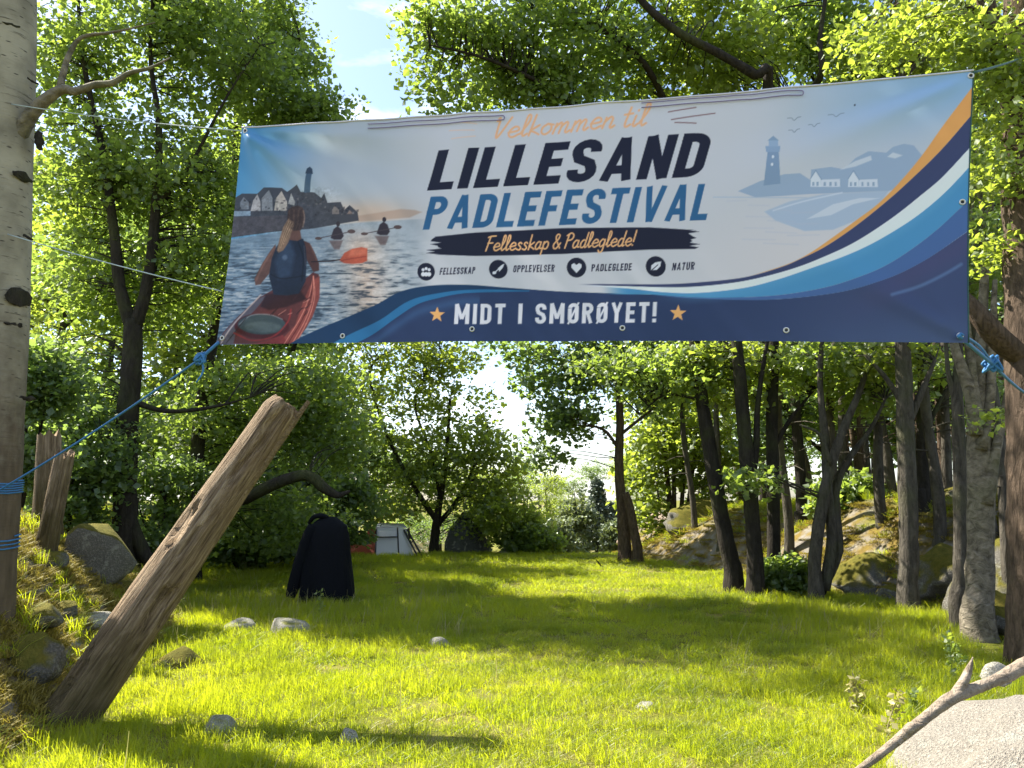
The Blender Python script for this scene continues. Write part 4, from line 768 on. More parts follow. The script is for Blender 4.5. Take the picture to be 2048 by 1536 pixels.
# brown tree at the right edge
g_ = sink(W(2075, 1240, DR2)); rr_ = .235
st = [(g_[0], g_[1], g_[2], .33)]+ST(DR2, (2072, 1220, .25), (2068, 1050, .235), (2064, 850, .225), (2060, 690, .225), (2052, 500, .21), (2046, 300, .20), (2040, 120, .18), (2050, -100, .15), (2060, -350, .1))
make_tree('pine_tree', 'thick brown trunk at the right edge holding the banner rope', 'tree', g_,
    [st, ST(DR2, (2050, 720, .12), (2010, 690, .12, 7.9), (1975, 650, .11, 7.8), (1945, 615, .085, 7.8), (1925, 590, .06, 7.8), (1890, 540, .03, 7.8)), ST(DR2, (2040, 260, .1), (1998, 130, .10, 7.6), (1985, 60, .095, 7.5), (1960, -40, .07, 7.4)), ST(7.5, (1985, 60, .045), (1930, 10, .03, 7.3), (1850, -20, .015, 7.2))],
    [BL(1850, 60, 7.6, 130, 55, 16, .5), BL(1960, 100, 7.4, 90, 50, 14, .5), BL(2030, 150, 7.3, 60, 120, 18, .4), BL(1990, 330, 7.8, 40, 120, 16, .4), BL(2040, -60, 7.6, 150, 60, 20, .6), BL(1985, 500, 8.2, 30, 70, 6, .4), BL(1750, 90, 8.2, 80, 50, 9, .5), BL(2005, 830, 8.6, 14, 22, 2, .1)], 'bark_brown', 'leaf_c', 42, .066, 84, .34, seg=16, noise_=.16)

# ---- background trees (copies of three kinds)
def wild(name, seed, h, r, leafmat, bark, leaf, ncl, per, crown0=.3, wid=.28):
    rng = np.random.default_rng(seed); z = np.linspace(-.2, h*.92, 7); P = np.column_stack([np.cumsum(rng.normal(0, .12, 7)), np.cumsum(rng.normal(0, .12, 7)), z, np.interp(z, [-.2, .4, h], [r*1.4, r, r*.2])]); P[0, :2] = P[1, :2] = 0
    stems = [P]; bl = []
    for k in range(7):
        f = rng.uniform(crown0, .85); q = np.array([np.interp(f*h, P[:, 2], P[:, c]) for c in range(3)]); a = rng.random()*6.28; L = h*wid*rng.uniform(.6, 1.1)
        e = q+np.array([math.cos(a)*L, math.sin(a)*L, L*.5]); stems.append([(*q, r*.45), (*(q*.5+e*.5+[0, 0, .1*L]), r*.28), (*e, r*.08)])
        bl.append((q*.25+e*.75, (L*.7, L*.7, L*.55), ncl//9))
    bl.append((P[-1, :3]*.8+[0, 0, h*.18], (h*wid*.8, h*wid*.8, h*.22), ncl//4))
    return make_tree(name, 'x', 'tree', (0, 0, 0), stems, bl, bark, leafmat, seed, leaf, per, .75, seg=8)
protoA = wild('forest_tree', 61, 9.5, .15, 'leaf_b', 'bark_dark', .16, 190, 55, .12, .32)
protoB = wild('forest_tree', 62, 8.0, .12, 'leaf_c', 'bark_grey', .16, 180, 52, .10, .32)
protoC = wild('forest_tree', 63, 10.5, .13, 'leaf_c', 'bark_grey', .16, 170, 55, .3, .28)
protos = [protoA, protoB, protoC]; used = [False]*3
def plant(k, x, y, rz, s, label, group):
    o = protos[k] if not used[k] else copy_tree(protos[k]); used[k] = True
    o.location = (x, y, float(hgt(x, y))); o.rotation_euler = (0, 0, rz); o.scale = (s, s, s*random.Random(int(x*100)).uniform(.9, 1.15)); tag(o, label, 'tree', group)
rnd = random.Random(5)
LG, RG = 'trees filling the wood on the left', 'trees filling the wood on the right'
for (px, d, k, s) in ((60, 22, 1, 1.1), (180, 18.5, 0, .9), (330, 22, 0, 1.05), (470, 24, 1, 1.05), (560, 20.5, 0, .75), (640, 27, 0, 1.0), (560, 32, 2, 1.1), (260, 29, 2, 1.2), (40, 32, 2, 1.1), (420, 34, 0, 1.2), (700, 33, 1, .9)):
    p = W(px, 1100, d); plant(k, p[0], d, rnd.random()*6.3, s, 'leafy tree in the shaded wood behind the left bank', LG)
for (px, d, k, s) in ((1480, 27, 2, 1.0), (1560, 23, 1, .9), (1660, 25, 0, 1.0), (1740, 21, 1, .95), (1840, 24, 0, 1.05), (1930, 20, 2, 1.0), (2040, 22, 0, 1.1), (1620, 33, 2, 1.2), (1760, 31, 0, 1.2), (1900, 30, 1, 1.2), (2050, 30, 2, 1.2), (2160, 18, 0, 1.1), (2200, 25, 1, 1.2), (1440, 34, 1, 1.0), (1530, 38, 0, 1.1)):
    p = W(px, 1060, d); plant(k, p[0], d, rnd.random()*6.3, s, 'leafy tree in the shaded wood on the right rise', RG)
for (px, d, k, s) in ((980, 44, 1, .55), (1060, 50, 0, .5), (880, 46, 0, .6), (760, 44, 1, .6), (1130, 60, 1, .42), (1250, 58, 2, .42), (1320, 50, 0, .5), (1200, 66, 0, .5), (930, 38, 2, .45), (1085, 41, 2, .38), (820, 38, 0, .5), (1400, 46, 2, .6), (1030, 64, 0, .55), (1290, 72, 1, .6), (1150, 74, 0, .5)):
    p = W(px, 1100, d); plant(k, p[0], d, rnd.random()*6.3, s, 'low leafy tree beyond the far edge of the lawn', 'trees beyond the lawn')
# bare thin trunks of the thicket on the right rise
mb0 = None
def thin_trunk(seed):
    rng = np.random.default_rng(seed); t = thing('thin_tree', (0, 0, 0), 'x', 'tree'); mb = MB(); h = 6.5
    tube(mb, [(0, 0, -.2), (0.02, 0, .6), (rng.normal(0, .1), rng.normal(0, .1), 2.5), (rng.normal(0, .2), rng.normal(0, .2), 4.5), (rng.normal(0, .3), rng.normal(0, .3), h)], [.08, .065, .055, .04, .02], 7, 4, .1, 5, seed); mb.build('trunk', M['bark_brown'], t)
    mb = MB()
    for k in range(18):
        z = rng.uniform(.9, 5.5); a = rng.random()*6.28; L = rng.uniform(.25, .8); tube(mb, [(0, 0, z), (math.cos(a)*L*.5, math.sin(a)*L*.5, z+.02), (math.cos(a)*L, math.sin(a)*L, z-.12*L)], [.012, .009, .003], 4, 2, cap=False)
    tag(mb.build('twigs', M['bark_brown'], t), kind='stuff'); return t
tp = [thin_trunk(70), thin_trunk(71)]; tu = [0, 0]
dk_ = thin_trunk(72)
SLIM = ['slim grey trunk between the dark pair and the twisted grey stems', 'slim grey trunk just behind the twisted grey stems', 'slim grey trunk right of the twisted grey stems, on the mossy ledge', 'left of two slim trunks standing left of the grey upright trunk', 'right of two slim trunks standing left of the grey upright trunk', 'slim trunk between the grey upright trunk and the slim birch', 'slim leaning trunk behind the slim grey birch', 'slim trunk just right of the pale birch, on the rocks', 'slim trunk close beside the thick brown trunk at the right edge', 'slim trunk left of the dark leaning tree, on the far rise', 'slim trunk between the hazel clump and the dark leaning tree']
for ch in dk_.children: ch.data.materials[0] = M['bark_grey']
for k, (px, d, sc_, tl) in enumerate(((1575, 16.5, 1.5, .03), (1676, 15.5, 1.4, -.04), (1702, 17.5, 1.6, .05), (1768, 15, 1.5, .02), (1786, 16.8, 1.7, -.05), (1880, 13.4, 1.5, .03), (1905, 15.2, 1.4, -.06), (1990, 12.6, 1.5, .04), (2012, 10.8, 1.2, -.03), (1440, 19.5, 1.3, .05), (1390, 22, 1.3, -.05))):
    o = dk_ if k == 0 else copy_tree(dk_); p = W(px, 1100, d); o.location = (p[0], d, float(hgt(p[0], d))); o.rotation_euler = (0, tl, k*1.3); o.scale = (sc_, sc_, 1.25); tag(o, SLIM[k], 'tree', 'slim grey trunks of the grove')
for k in range(34):
    px = rnd.uniform(1660, 2040); d = rnd.uniform(15.5, 26); p = W(px, 1000, d); q = k % 2; o = tp[q] if not tu[q] else copy_tree(tp[q]); tu[q] = 1
    o.location = (p[0], d, float(hgt(p[0], d))); o.rotation_euler = (rnd.uniform(-.06, .06), rnd.uniform(-.08, .08), rnd.random()*6.3); s = rnd.uniform(.8, 1.3); o.scale = (s, s, s); tag(o, 'thin bare reddish trunk in the thicket on the right rise', 'tree', 'thin trunks of the thicket')
# far trees beyond the lawn
def spruce(px, base_py, top_py, d, label, seed):
    rng = np.random.default_rng(seed); b = W(px, base_py, d); b[2] = float(hgt(b[0], d))-.1; top_ = W(px, top_py, d); h = top_[2]-b[2]; t = thing('spruce_tree', b, label, 'tree')
    mb = MB(); tube(mb, [b, (b+top_)/2, top_], [.16, .10, .015], 7, 4, .08); mb.build('trunk', M['bark_brown'], t, b)
    C = []; N = 60
    for k in range(N):
        f = k/N; z = b[2]+h*(.12+.87*f); rr = (1-f)*h*.21+.12
        for a in np.arange(0, 6.28, 1.05)+rng.random()*6.28:
            for s in (.35, .7, 1.0): C.append([b[0]+math.cos(a)*rr*s, b[1]+math.sin(a)*rr*s, z-.25*rr*s+rng.normal(0, .05)])
    V, T = leaf_geo(C, 9, .22, .16, rng, .4, .5); mb = MB(); mb.add(V, T); tag(mb.build('crown', M['needle_haze'], t, b, False), kind='stuff')
spruce(1196, 1100, 958, 46, 'bluish pointed spruce in the gap of sky beyond the lawn', 5)
spruce(1222, 1100, 1004, 52, 'smaller pale spruce half behind the slender tree', 6)
for (px, top_, d, lb, sd) in ((1150, 975, 44, 'pale hazy birch left of the bluish spruce', 8), (1110, 1030, 38, 'low sunlit bush at the far end of the lawn', 9), (1235, 1040, 40, 'low yellowish bush under the bluish spruce', 10), (1290, 1010, 48, 'pale bush behind the pink rock', 12)):
    b = W(px, 1100, d); b[2] = float(hgt(b[0], d))-.1; tp_ = W(px, top_, d); h = tp_[2]-b[2]
    make_tree('birch_tree' if sd == 8 else 'bush', lb, 'tree' if sd == 8 else 'bush', b, [[(*b, .1), (b[0]+.1, d, b[2]+h*.5, .06), (b[0], d, b[2]+h*.95, .02)]], [((b[0], d, b[2]+h*.35), (h*.42, h*.42, h*.35), 60), ((b[0], d, b[2]+h*.68), (h*.26, h*.26, h*.32), 45)], 'bark_grey', 'leaf_haze', sd, .17, 60, .5, seg=7)
for k, (px, py, d, rx, ry, lm, lb) in enumerate(((150, 900, 13, 120, 110, 'leaf_b', 'dark bush behind the two broken stumps'), (330, 1000, 15, 110, 90, 'leaf_b', 'dark low bush behind the forked tree'), (480, 1050, 19, 120, 70, 'leaf_b', 'shaded bush behind the leaning log'), (640, 1010, 20, 120, 80, 'leaf_b', 'shaded bush behind the black coat'), (60, 760, 11, 90, 90, 'leaf_b', 'dark bush beside the pale aspen trunk'), (1572, 1145, 14.2, 28, 26, 'leaf_a', 'small leafy shrub between the dark trunks'), (1420, 1050, 24, 70, 50, 'leaf_c', 'sunlit shrub on the far mossy rise'), (1060, 1070, 25, 60, 35, 'leaf_a', 'low shrub at the foot of the round maple'), (1700, 1000, 17, 60, 60, 'leaf_a', 'shrub in the shade behind the twisted stems'))):
    c = W(px, py, d); b = ground_at(c); s = d/FOC
    make_tree('bush', lb, 'bush', b, [[(*b, .04), (*(b*.5+c*.5), .03), (*c, .015)], [(*b, .03), (c[0]-rx*s*.5, d, c[2], .01)], [(*b, .03), (c[0]+rx*s*.5, d, c[2], .01)]], [(c, (rx*s, rx*s*.7, ry*s), 70), ((b*.6+c*.4)+[0, 0, .1], (rx*s*.8, rx*s*.6, ry*s*.6), 40)], 'bark_dark', lm, 90+k, .09 if d < 16 else .12, 70, .35, seg=6)

# ------------------------------------------------------------------ rocks
def rock(name, label, c, s, mat, seed, sub=4, rough=.35, rz=0., cat='rock', nsc=1.1, flatk=0., facets=9):
    V, F = ICO[sub]; V = V.copy(); d = 1+rough*fbm(V*nsc+seed*7.3, 4, seed); d += .12*rough*fbm(V*6+seed, 3, seed+5)
    V = V*d[:, None]; rc = np.random.default_rng(seed)
    for q in range(facets):
        nn = rc.normal(0, 1, 3); nn[2] = abs(nn[2])*.8; nn /= np.linalg.norm(nn); t_ = rc.uniform(.58, .88); V = V-np.outer(np.maximum(0, V@nn-t_)*.9, nn)
    V = V*(1+.05*rough*fbm(V*9+seed, 3, seed+8))[:, None]
    if flatk: V[:, 2] = np.where(V[:, 2] > flatk, flatk+(V[:, 2]-flatk)*.35, V[:, 2])
    V = V*np.asarray(s); cc, ss = math.cos(rz), math.sin(rz); V = np.stack([V[:, 0]*cc-V[:, 1]*ss, V[:, 0]*ss+V[:, 1]*cc, V[:, 2]], -1)
    mb = MB(); mb.add(V+np.asarray(c), F); o = mb.build(name, M[mat], None, c); tag(o, label, cat); return o
def groundrock(px, py, wpx, hpx, lab, mat, seed, name='stone', dep=None, sub=3, rough=.35, deepk=1.0):
    """stone whose foot shows at (px,py), wpx by hpx pixels"""
    g = G(px, py) if dep is None else ground_at(W(px, py, dep)); s = g[1]/FOC; return rock(name, lab, g+np.array([0, wpx*s*.3, hpx*s*.02]), (wpx*s*.55, wpx*s*.5*deepk, hpx*s*.95), mat, seed, sub, rough, seed*.7)
groundrock(566, 1268, 84, 38, 'pale weathered stone in the sunny grass before the black coat', 'rock_lawn', 3)
groundrock(482, 1262, 70, 26, 'low mossy stone left of the pale weathered stone', 'rock_lawn', 4)
groundrock(878, 1294, 52, 22, 'small grey stone alone in the middle of the lawn', 'rock_lawn', 5)
groundrock(348, 1338, 92, 42, 'grey mossy stone right of the leaning log', 'rock_moss', 6)
groundrock(428, 1472, 86, 44, 'low grey stone in the grass at the bottom left', 'rock_lawn', 7)
groundrock(696, 1486, 48, 26, 'little pale chunk of stone at the bottom of the lawn', 'rock_lawn', 8)
groundrock(1292, 1420, 38, 14, 'flat pale stone sunk in the sunny lawn', 'rock_lawn', 9)
groundrock(1442, 1488, 18, 10, 'tiny dark pebble near the bottom of the lawn', 'rock_dark', 10, sub=2)
def bankrock(px, py, wpx, hpx, lab, mat, seed, rough=.4):
    g = G(px, py); k_ = g[1]/FOC; rock('boulder', lab, g+np.array([0, .1, hpx*k_*.25]), (wpx*k_*.55, wpx*k_*.5, hpx*k_*.6), mat, seed, 4, rough, seed*.7)
bankrock(175, 1140, 130, 130, 'big mossy boulder on the bank below the two stumps', 'rock_moss', 14)
bankrock(48, 1350, 95, 90, 'dark angular rock at the foot of the pale aspen', 'rock_moss', 15)
bankrock(66, 1252, 90, 52, 'small dark rock above the aspen foot on the bank', 'rock_moss', 16)
bankrock(172, 1252, 84, 34, 'flat pale stone on the bank left of the log', 'rock_lawn', 17)
bankrock(112, 1232, 60, 40, 'shaded grey stone on the bank beside the flat pale stone', 'rock_moss', 18)
bankrock(190, 1160, 40, 24, 'small pale stone below the big mossy boulder', 'rock_lawn', 19)
bankrock(250, 1195, 60, 40, 'grey stone on the bank tucked behind the leaning log', 'rock_moss', 23)
bankrock(90, 1130, 70, 40, 'mossy stone on the bank just below the stumps', 'rock_moss', 25)
rock('boulder', 'dark rounded boulder under the maple beside the tent', ground_at(W(935, 1100, 25.5))+np.array([0, 0, .45]), (.80, .7, .85), 'rock_dark', 20, 4, .35, .5)
rock('boulder', 'small pale rock at the far edge of the lawn', ground_at(W(1010, 1100, 25)), (.32, .3, .28), 'rock_lawn', 24, 3, .35, .5)
rock('bedrock', 'sloping pinkish bedrock behind the slender tree', ground_at(W(1345, 1085, 27.5))+np.array([.3, 1., -.1]), (2.2, 2.0, .75), 'rock_pink', 21, 4, .25, .3, nsc=.8)
rock('bedrock', 'mossy layered bedrock ledge at the foot of the far rise', ground_at(W(1415, 1090, 22.5))+np.array([.2, .7, 0]), (1.3, 1.0, .62), 'rock_moss', 22, 4, .4, .5)
for k, (px, py, d, sx_, sz_, lb) in enumerate(((1740, 1140, 14.2, .62, .42, 'dark mossy ledge between the twisted stems and the grey trunk'), (1680, 1055, 16.5, .7, .4, 'sunlit mossy rock behind the twisted stems'), (1760, 1035, 17, .85, .7, 'yellow mossy hump in the sunlight deep in the grove'), (1890, 1130, 12.8, .7, .55, 'dark broken rock behind the slim birch'), (1900, 1010, 15, .8, .5, 'mossy stones high on the right rise'), (2010, 1140, 11.2, .8, .8, 'dark rock heap between the pale birch and the brown trunk'), (2000, 1010, 13.5, .7, .55, 'yellow mossy rock behind the pale birch'), (1790, 1180, 13.4, .4, .25, 'low shaded stone left of the grey trunk'), (1985, 1215, 9.9, .35, .3, 'shaded stone at the right of the pale birch foot'))):
    c = W(px, py, d); rock('boulder', lb, c-np.array([0, 0, sz_*.3]), (sx_, sx_*.8, sz_), 'rock_moss', 30+k, 4, .5, k*1.1, nsc=1.4)
# big pale granite boulder bottom right
gb = np.array([3.72, 4.75, 0.0]); rock('granite_boulder', 'large pale granite boulder filling the bottom right corner', gb+np.array([.0, .0, -.12]), (1.5, 1.0, .68), 'rock_big', 50, 5, .3, .0, nsc=1.5, facets=2)

# ------------------------------------------------------------------ timber
def log_local(L, r0, r1, seed, seg=48, rings=90, bark=.05):
    z = np.linspace(0, L, rings); a = np.linspace(0, 2*np.pi, seg, endpoint=False); Zg, Ag = np.meshgrid(z, a, indexing='ij'); rr = np.interp(Zg, [0, L*.12, L], [r0*1.12, r0, r1])
    C = np.stack([np.cos(Ag)*3, np.sin(Ag)*3, Zg*1.1], -1); f = fbm(C, 4, seed); fine = fbm(np.stack([np.cos(Ag)*9, np.sin(Ag)*9, Zg*1.6], -1), 3, seed+3)
    ch = np.clip(fbm(np.stack([np.cos(Ag)*1.6, np.sin(Ag)*1.6, Zg*1.7], -1), 3, seed+9)-.28, 0, .12)
    rr = rr*(1+bark*f+.06*fine-ch*2.2); V = np.stack([np.cos(Ag)*rr, np.sin(Ag)*rr, Zg], -1); return V
a0 = np.array([*G(165, 1420)[:2], 0]); a0 = W(158, 1408, 6.0); a1 = W(568, 812, 6.35); ax = a1-a0; Lg = np.linalg.norm(ax); ax /= Lg; a0 = a0-ax*.35; Lg += .35
lt = thing('leaning_log', a0, 'thick weathered log leaning out of the bank across the lawn edge', 'log')
qt = Vector(ax).to_track_quat('Z', 'Y'); lt.rotation_mode = 'QUATERNION'; lt.rotation_quaternion = qt
V = log_local(Lg, .190, .146, 7); rg_, sg_ = V.shape[:2]; i, j = np.meshgrid(np.arange(rg_-1), np.arange(sg_), indexing='ij')
Q = np.stack([i*sg_+j, i*sg_+(j+1) % sg_, (i+1)*sg_+(j+1) % sg_, (i+1)*sg_+j], -1).reshape(-1, 4)
endn = .03*fbm(np.stack([np.cos(np.linspace(0, 6.28, sg_, endpoint=False))*2, np.sin(np.linspace(0, 6.28, sg_, endpoint=False))*2, np.zeros(sg_)], -1), 3, 4); V[-1, :, 2] += endn; V[-2, :, 2] += endn*.5; V[-1, :, :2] *= .86; V[-2, :, :2] *= .96
MB().add(V.reshape(-1, 3), None, Q).build('log_body', M['log'], lt)
rimp = V[-1]; inner = rimp*np.array([.86, .86, 1])+np.array([0, 0, .03]); mid = rimp*np.array([.45, .45, 1])+np.array([0, 0, .015]); cen = np.array([[0, 0, Lg+.0]])
mb = MB(); jj_ = np.arange(sg_); mb.add(np.vstack([rimp, inner, mid, cen]), [[3*sg_, 2*sg_+q, 2*sg_+(q+1) % sg_] for q in jj_], np.vstack([np.stack([jj_+o*sg_, (jj_+1) % sg_+o*sg_, (jj_+1) % sg_+(o+1)*sg_, jj_+(o+1)*sg_], -1) for o in (0, 1)])); mb.build('cut_end', M['log_end'], lt)
# torn splinter along the lower side of the end (right side in the photograph)
side = np.array(qt.inverted() @ Vector((.86, -.2, -.47))); side[2] = 0; side /= np.linalg.norm(side); per_ = np.array([-side[1], side[0], 0])
mb = MB(); zz = np.linspace(Lg-1.0, Lg+.13, 14); wd = np.interp(zz, [Lg-1., Lg-.5, Lg-.1, Lg+.13], [.015, .04, .03, .004]); off = np.interp(zz, [Lg-1., Lg-.3, Lg+.13], [.132, .146, .150])
Vs = np.vstack([[side*o+per_*w*s_+np.array([0, 0, z_])+side*t_ for s_, t_ in ((-1, -.01), (-.6, .022), (.6, .022), (1, -.01))] for z_, w, o in zip(zz, wd, off)]); mb.add(Vs, None, [[r_*4+c_, r_*4+c_+1, r_*4+c_+5, r_*4+c_+4] for r_ in range(13) for c_ in range(3)]); mb.build('splinter', M['log_end'], lt)
def stump(px0, py0, px1, py1, rpx, lab, seed):
    d = G(px0, py0)[1]; r = rpx*d/FOC; b0, b1 = W(px0, py0, d), W(px1, py1, d); axx = b1-b0; L = np.linalg.norm(axx); axx /= L; t = thing('broken_stump', b0, lab, 'stump'); t.rotation_mode = 'QUATERNION'; t.rotation_quaternion = Vector(axx).to_track_quat('Z', 'Y')
    V = log_local(L, r*1.1, r*.92, seed, 28, 26, .12); a = np.linspace(0, 6.28, 28, endpoint=False); jag = .10*fbm(np.stack([np.cos(a)*4, np.sin(a)*4, a*0], -1), 3, seed)+.04*np.cos(a); V[-1, :, 2] += jag; V[-2, :, 2] += jag*.7
    i, j = np.meshgrid(np.arange(25), np.arange(28), indexing='ij'); Q = np.stack([i*28+j, i*28+(j+1) % 28, (i+1)*28+(j+1) % 28, (i+1)*28+j], -1).reshape(-1, 4); MB().add(V.reshape(-1, 3), None, Q).build('stump_body', M['stump'], t)
    rim = V[-1]; mb = MB(); inn = rim*np.array([.7, .7, 1])-np.array([0, 0, .04]); mb.add(np.vstack([rim, inn, [[0, 0, L-.05]]]), [[56, 28+q, 28+(q+1) % 28] for q in range(28)], [[q, (q+1) % 28, 28+(q+1) % 28, 28+q] for q in range(28)]); mb.build('torn_top', M['log_end'], t)
stump(94, 1070, 99, 872, 24, 'taller broken stump on top of the mossy bank', 5)
stump(88, 1118, 131, 908, 19, 'shorter split stump leaning in front of the taller one', 6)
st, g_ = rooted(21.2, 1275, 1122, .13, (1268, 1060, .12), (1258, 1010, .11), (1250, 985, .10))
t = thing('broken_stump', g_, 'tall grey broken stump leaning against the slender far tree', 'stump'); A = np.array(st); mb = MB(); tube(mb, A[:, :3], A[:, 3], 10, 4, .2, 5, 3); mb.build('stump_body', M['bark_brown'], t, g_)
# driftwood root along the granite boulder
pts = [(W(1690, 1560, 4.3), .014), (W(1770, 1500, 4.32), .022), (W(1850, 1436, 4.4), .028), (W(1905, 1396, 4.45), .034), (W(1960, 1374, 4.5), .030), (W(2010, 1352, 4.55), .034), (W(2070, 1322, 4.6), .044)]
t = thing('driftwood_branch', pts[0][0], 'pale bare root lying along the edge of the granite boulder', 'branch')
mb = MB(); tube(mb, [q[0] for q in pts], [q[1] for q in pts], 12, 8, .22, 14, 4); mb.build('main_branch', M['drift'], t, pts[0][0])
mb = MB(); tube(mb, [W(1908, 1396, 4.46), W(1926, 1366, 4.47), W(1938, 1338, 4.48), W(1946, 1314, 4.48)], [.034, .026, .018, .003], 8, 4, .25, 9, 5); mb.build('side_stub', M['drift'], t, pts[0][0])
mb = MB(); tube(mb, [W(1800, 1480, 4.34), W(1822, 1455, 4.33), W(1846, 1450, 4.33)], [.018, .028, .008], 8, 4, .3, 9, 6); mb.build('side_stub', M['drift'], t, pts[0][0])
rock('stone', 'square pale stone behind the bare root', W(1992, 1348, 5.5), (.10, .09, .08), 'rock_lawn', 61, 3, .3, .3)
# small dead stick on the far lawn
b = G(1205, 1135); mb = MB(); tube(mb, [b, b+np.array([-.1, 0, .12]), b+np.array([-.16, 0, .2])], [.03, .02, .008], 6, 3); tag(mb.build('dead_stick', M['bark_dark'], None, b), 'short dead stick poking out of the far lawn', 'stick')

# ------------------------------------------------------------------ black coat on a post
gc = G(640, 1203); dc = gc[1]; s = dc/FOC; ct = thing('black_coat', gc, 'black coat-like cover standing upright in the grass', 'coat')
zt = W(640, 1030, dc)[2]-gc[2]
prof = [(0, .50, .30), (.1, .49, .30), (.3, .455, .28), (.55, .41, .25), (.75, .385, .22), (.86, .36, .19), (.93, .29, .15), (.975, .20, .11), (1.0, .12, .07)]
prof = crom(np.array(prof), 4); a = np.linspace(0, 2*np.pi, 44, endpoint=False); rows = []
cxs = 12*s
for f, w_, d_ in prof:
    fold = 1+(.06*np.sin(a*7+f*3)+.035*np.sin(a*13-f*4))*(1-f)**.7
    ww = np.interp(f, [0, .3, .75, .9, 1], [51, 48, 42, 36, 14])*s
    rows.append(np.stack([gc[0]+cxs+ww*np.sign(np.cos(a))*np.abs(np.cos(a))**.75*fold, dc+d_*np.sign(np.sin(a))*np.abs(np.sin(a))**.75*fold, np.full(44, gc[2]-.03+f*zt)], -1))
Vc = np.vstack(rows+[[[gc[0]+cxs, dc, gc[2]-.03+zt+.01]]]); nr = len(prof); Q = [[r_*44+c_, r_*44+(c_+1) % 44, (r_+1)*44+(c_+1) % 44, (r_+1)*44+c_] for r_ in range(nr-1) for c_ in range(44)]
MB().add(Vc, [[nr*44, (nr-1)*44+q, (nr-1)*44+(q+1) % 44] for q in range(44)], Q).build('coat_body', M['black'], ct, gc)
for sg, pl in ((-1, ((628, 1052, 18), (615, 1080, 20), (602, 1120, 20), (589, 1165, 19), (581, 1194, 15))), (1, ((664, 1052, 16), (674, 1080, 18), (683, 1120, 18), (692, 1165, 17), (698, 1202, 14)))):
    mb = MB(); tube(mb, [W(q[0], q[1], dc-.10) for q in pl], [q[2]*s*.62 for q in pl], 14, 5, .12, 6, 8+sg); mb.build('sleeve', M['black'], ct, gc)
mb = MB(); tube(mb, [W(618, 1046, dc), W(630, 1033, dc-.08), W(650, 1033, dc-.08), W(660, 1046, dc)], [.03, .04, .04, .03], 10, 4, .1); mb.build('collar', M['black'], ct, gc)

# ------------------------------------------------------------------ tent
dt = 23.6; tb = ground_at(W(790, 1100, dt)); tt = thing('camping_tent', tb, 'white and rust red tent half hidden behind the far grass edge', 'tent')
def panel(name, P, mat, th=.02, parent=tt):
    P = np.array(P); c = np.cross(P[1]-P[0], P[2]-P[0]); c = c/np.linalg.norm(c)*th; k = len(P); mb = MB(); 
    mb.add(np.vstack([P, P+c]), None, None)
    if k == 4: mb.Q.append(np.array([[0, 1, 2, 3], [7, 6, 5, 4]]+[[q, q+4, (q+1) % 4+4, (q+1) % 4] for q in range(4)]))
    else: mb.T.append(np.array([[0, 1, 2], [5, 4, 3]])); mb.Q.append(np.array([[q, q+3, (q+1) % 3+3, (q+1) % 3] for q in range(3)]))
    return mb.build(name, M[mat], parent, tb, False)
def at(px, py, d): return W(px, py, d)
def gz(px, d): p = W(px, 1100, d); p[2] = float(hgt(p[0], d))-.02; return p
panel('front_panel', [gz(752, dt), gz(797, dt), at(794, 1056, dt+.25), at(754, 1056, dt+.25)], 'tent_white')
panel('end_panel', [gz(799, dt), gz(828, dt+.2), at(812, 1058, dt+.5), at(796, 1056, dt+.25)], 'tent_white')
panel('roof_panel', [at(752, 1055, dt+.25), at(814, 1056, dt+.45), at(806, 1048, dt+2.0), at(756, 1047, dt+2.0)], 'tent_white')
panel('annex_panel', [gz(690, dt+.3), gz(750, dt+.05), at(750, 1075, dt+.3), at(700, 1088, dt+.6)], 'tent_red')
panel('back_panel', [gz(690, dt+2.6), gz(800, dt+2.6), at(796, 1052, dt+2.1), at(752, 1050, dt+2.1)], 'tent_red')
panel('awning', [at(734, 1060, dt+.1), at(750, 1056, dt+.2), at(750, 1078, dt+.1), at(736, 1076, dt)], 'tent_red')
w_ = panel('window', [at(756, 1062, dt+.17), at(792, 1062, dt+.17), at(792, 1072, dt+.10), at(757, 1074, dt+.10)], 'hem', .008)
for (p0, p1, nm) in ((gz(798, dt-.03), at(795, 1055, dt+.22), 'pole'), (gz(751, dt-.03), at(753, 1055, dt+.22), 'pole'), (gz(845, dt-.1), at(814, 1058, dt+.4), 'guy_line'), (gz(836, dt-.2), at(808, 1060, dt+.3), 'guy_line')):
    mb = MB(); tube(mb, [p0, (p0+p1)/2, p1], [.022 if nm == 'pole' else .028]*3, 6, 2); mb.build(nm, M['tent_dark'], tt, tb)
mb = MB(); tube(mb, [at(754, 1074, dt+.05), at(796, 1074, dt+.05)], [.018, .018], 6, 2); mb.build('seam', M['tent_dark'], tt, tb)

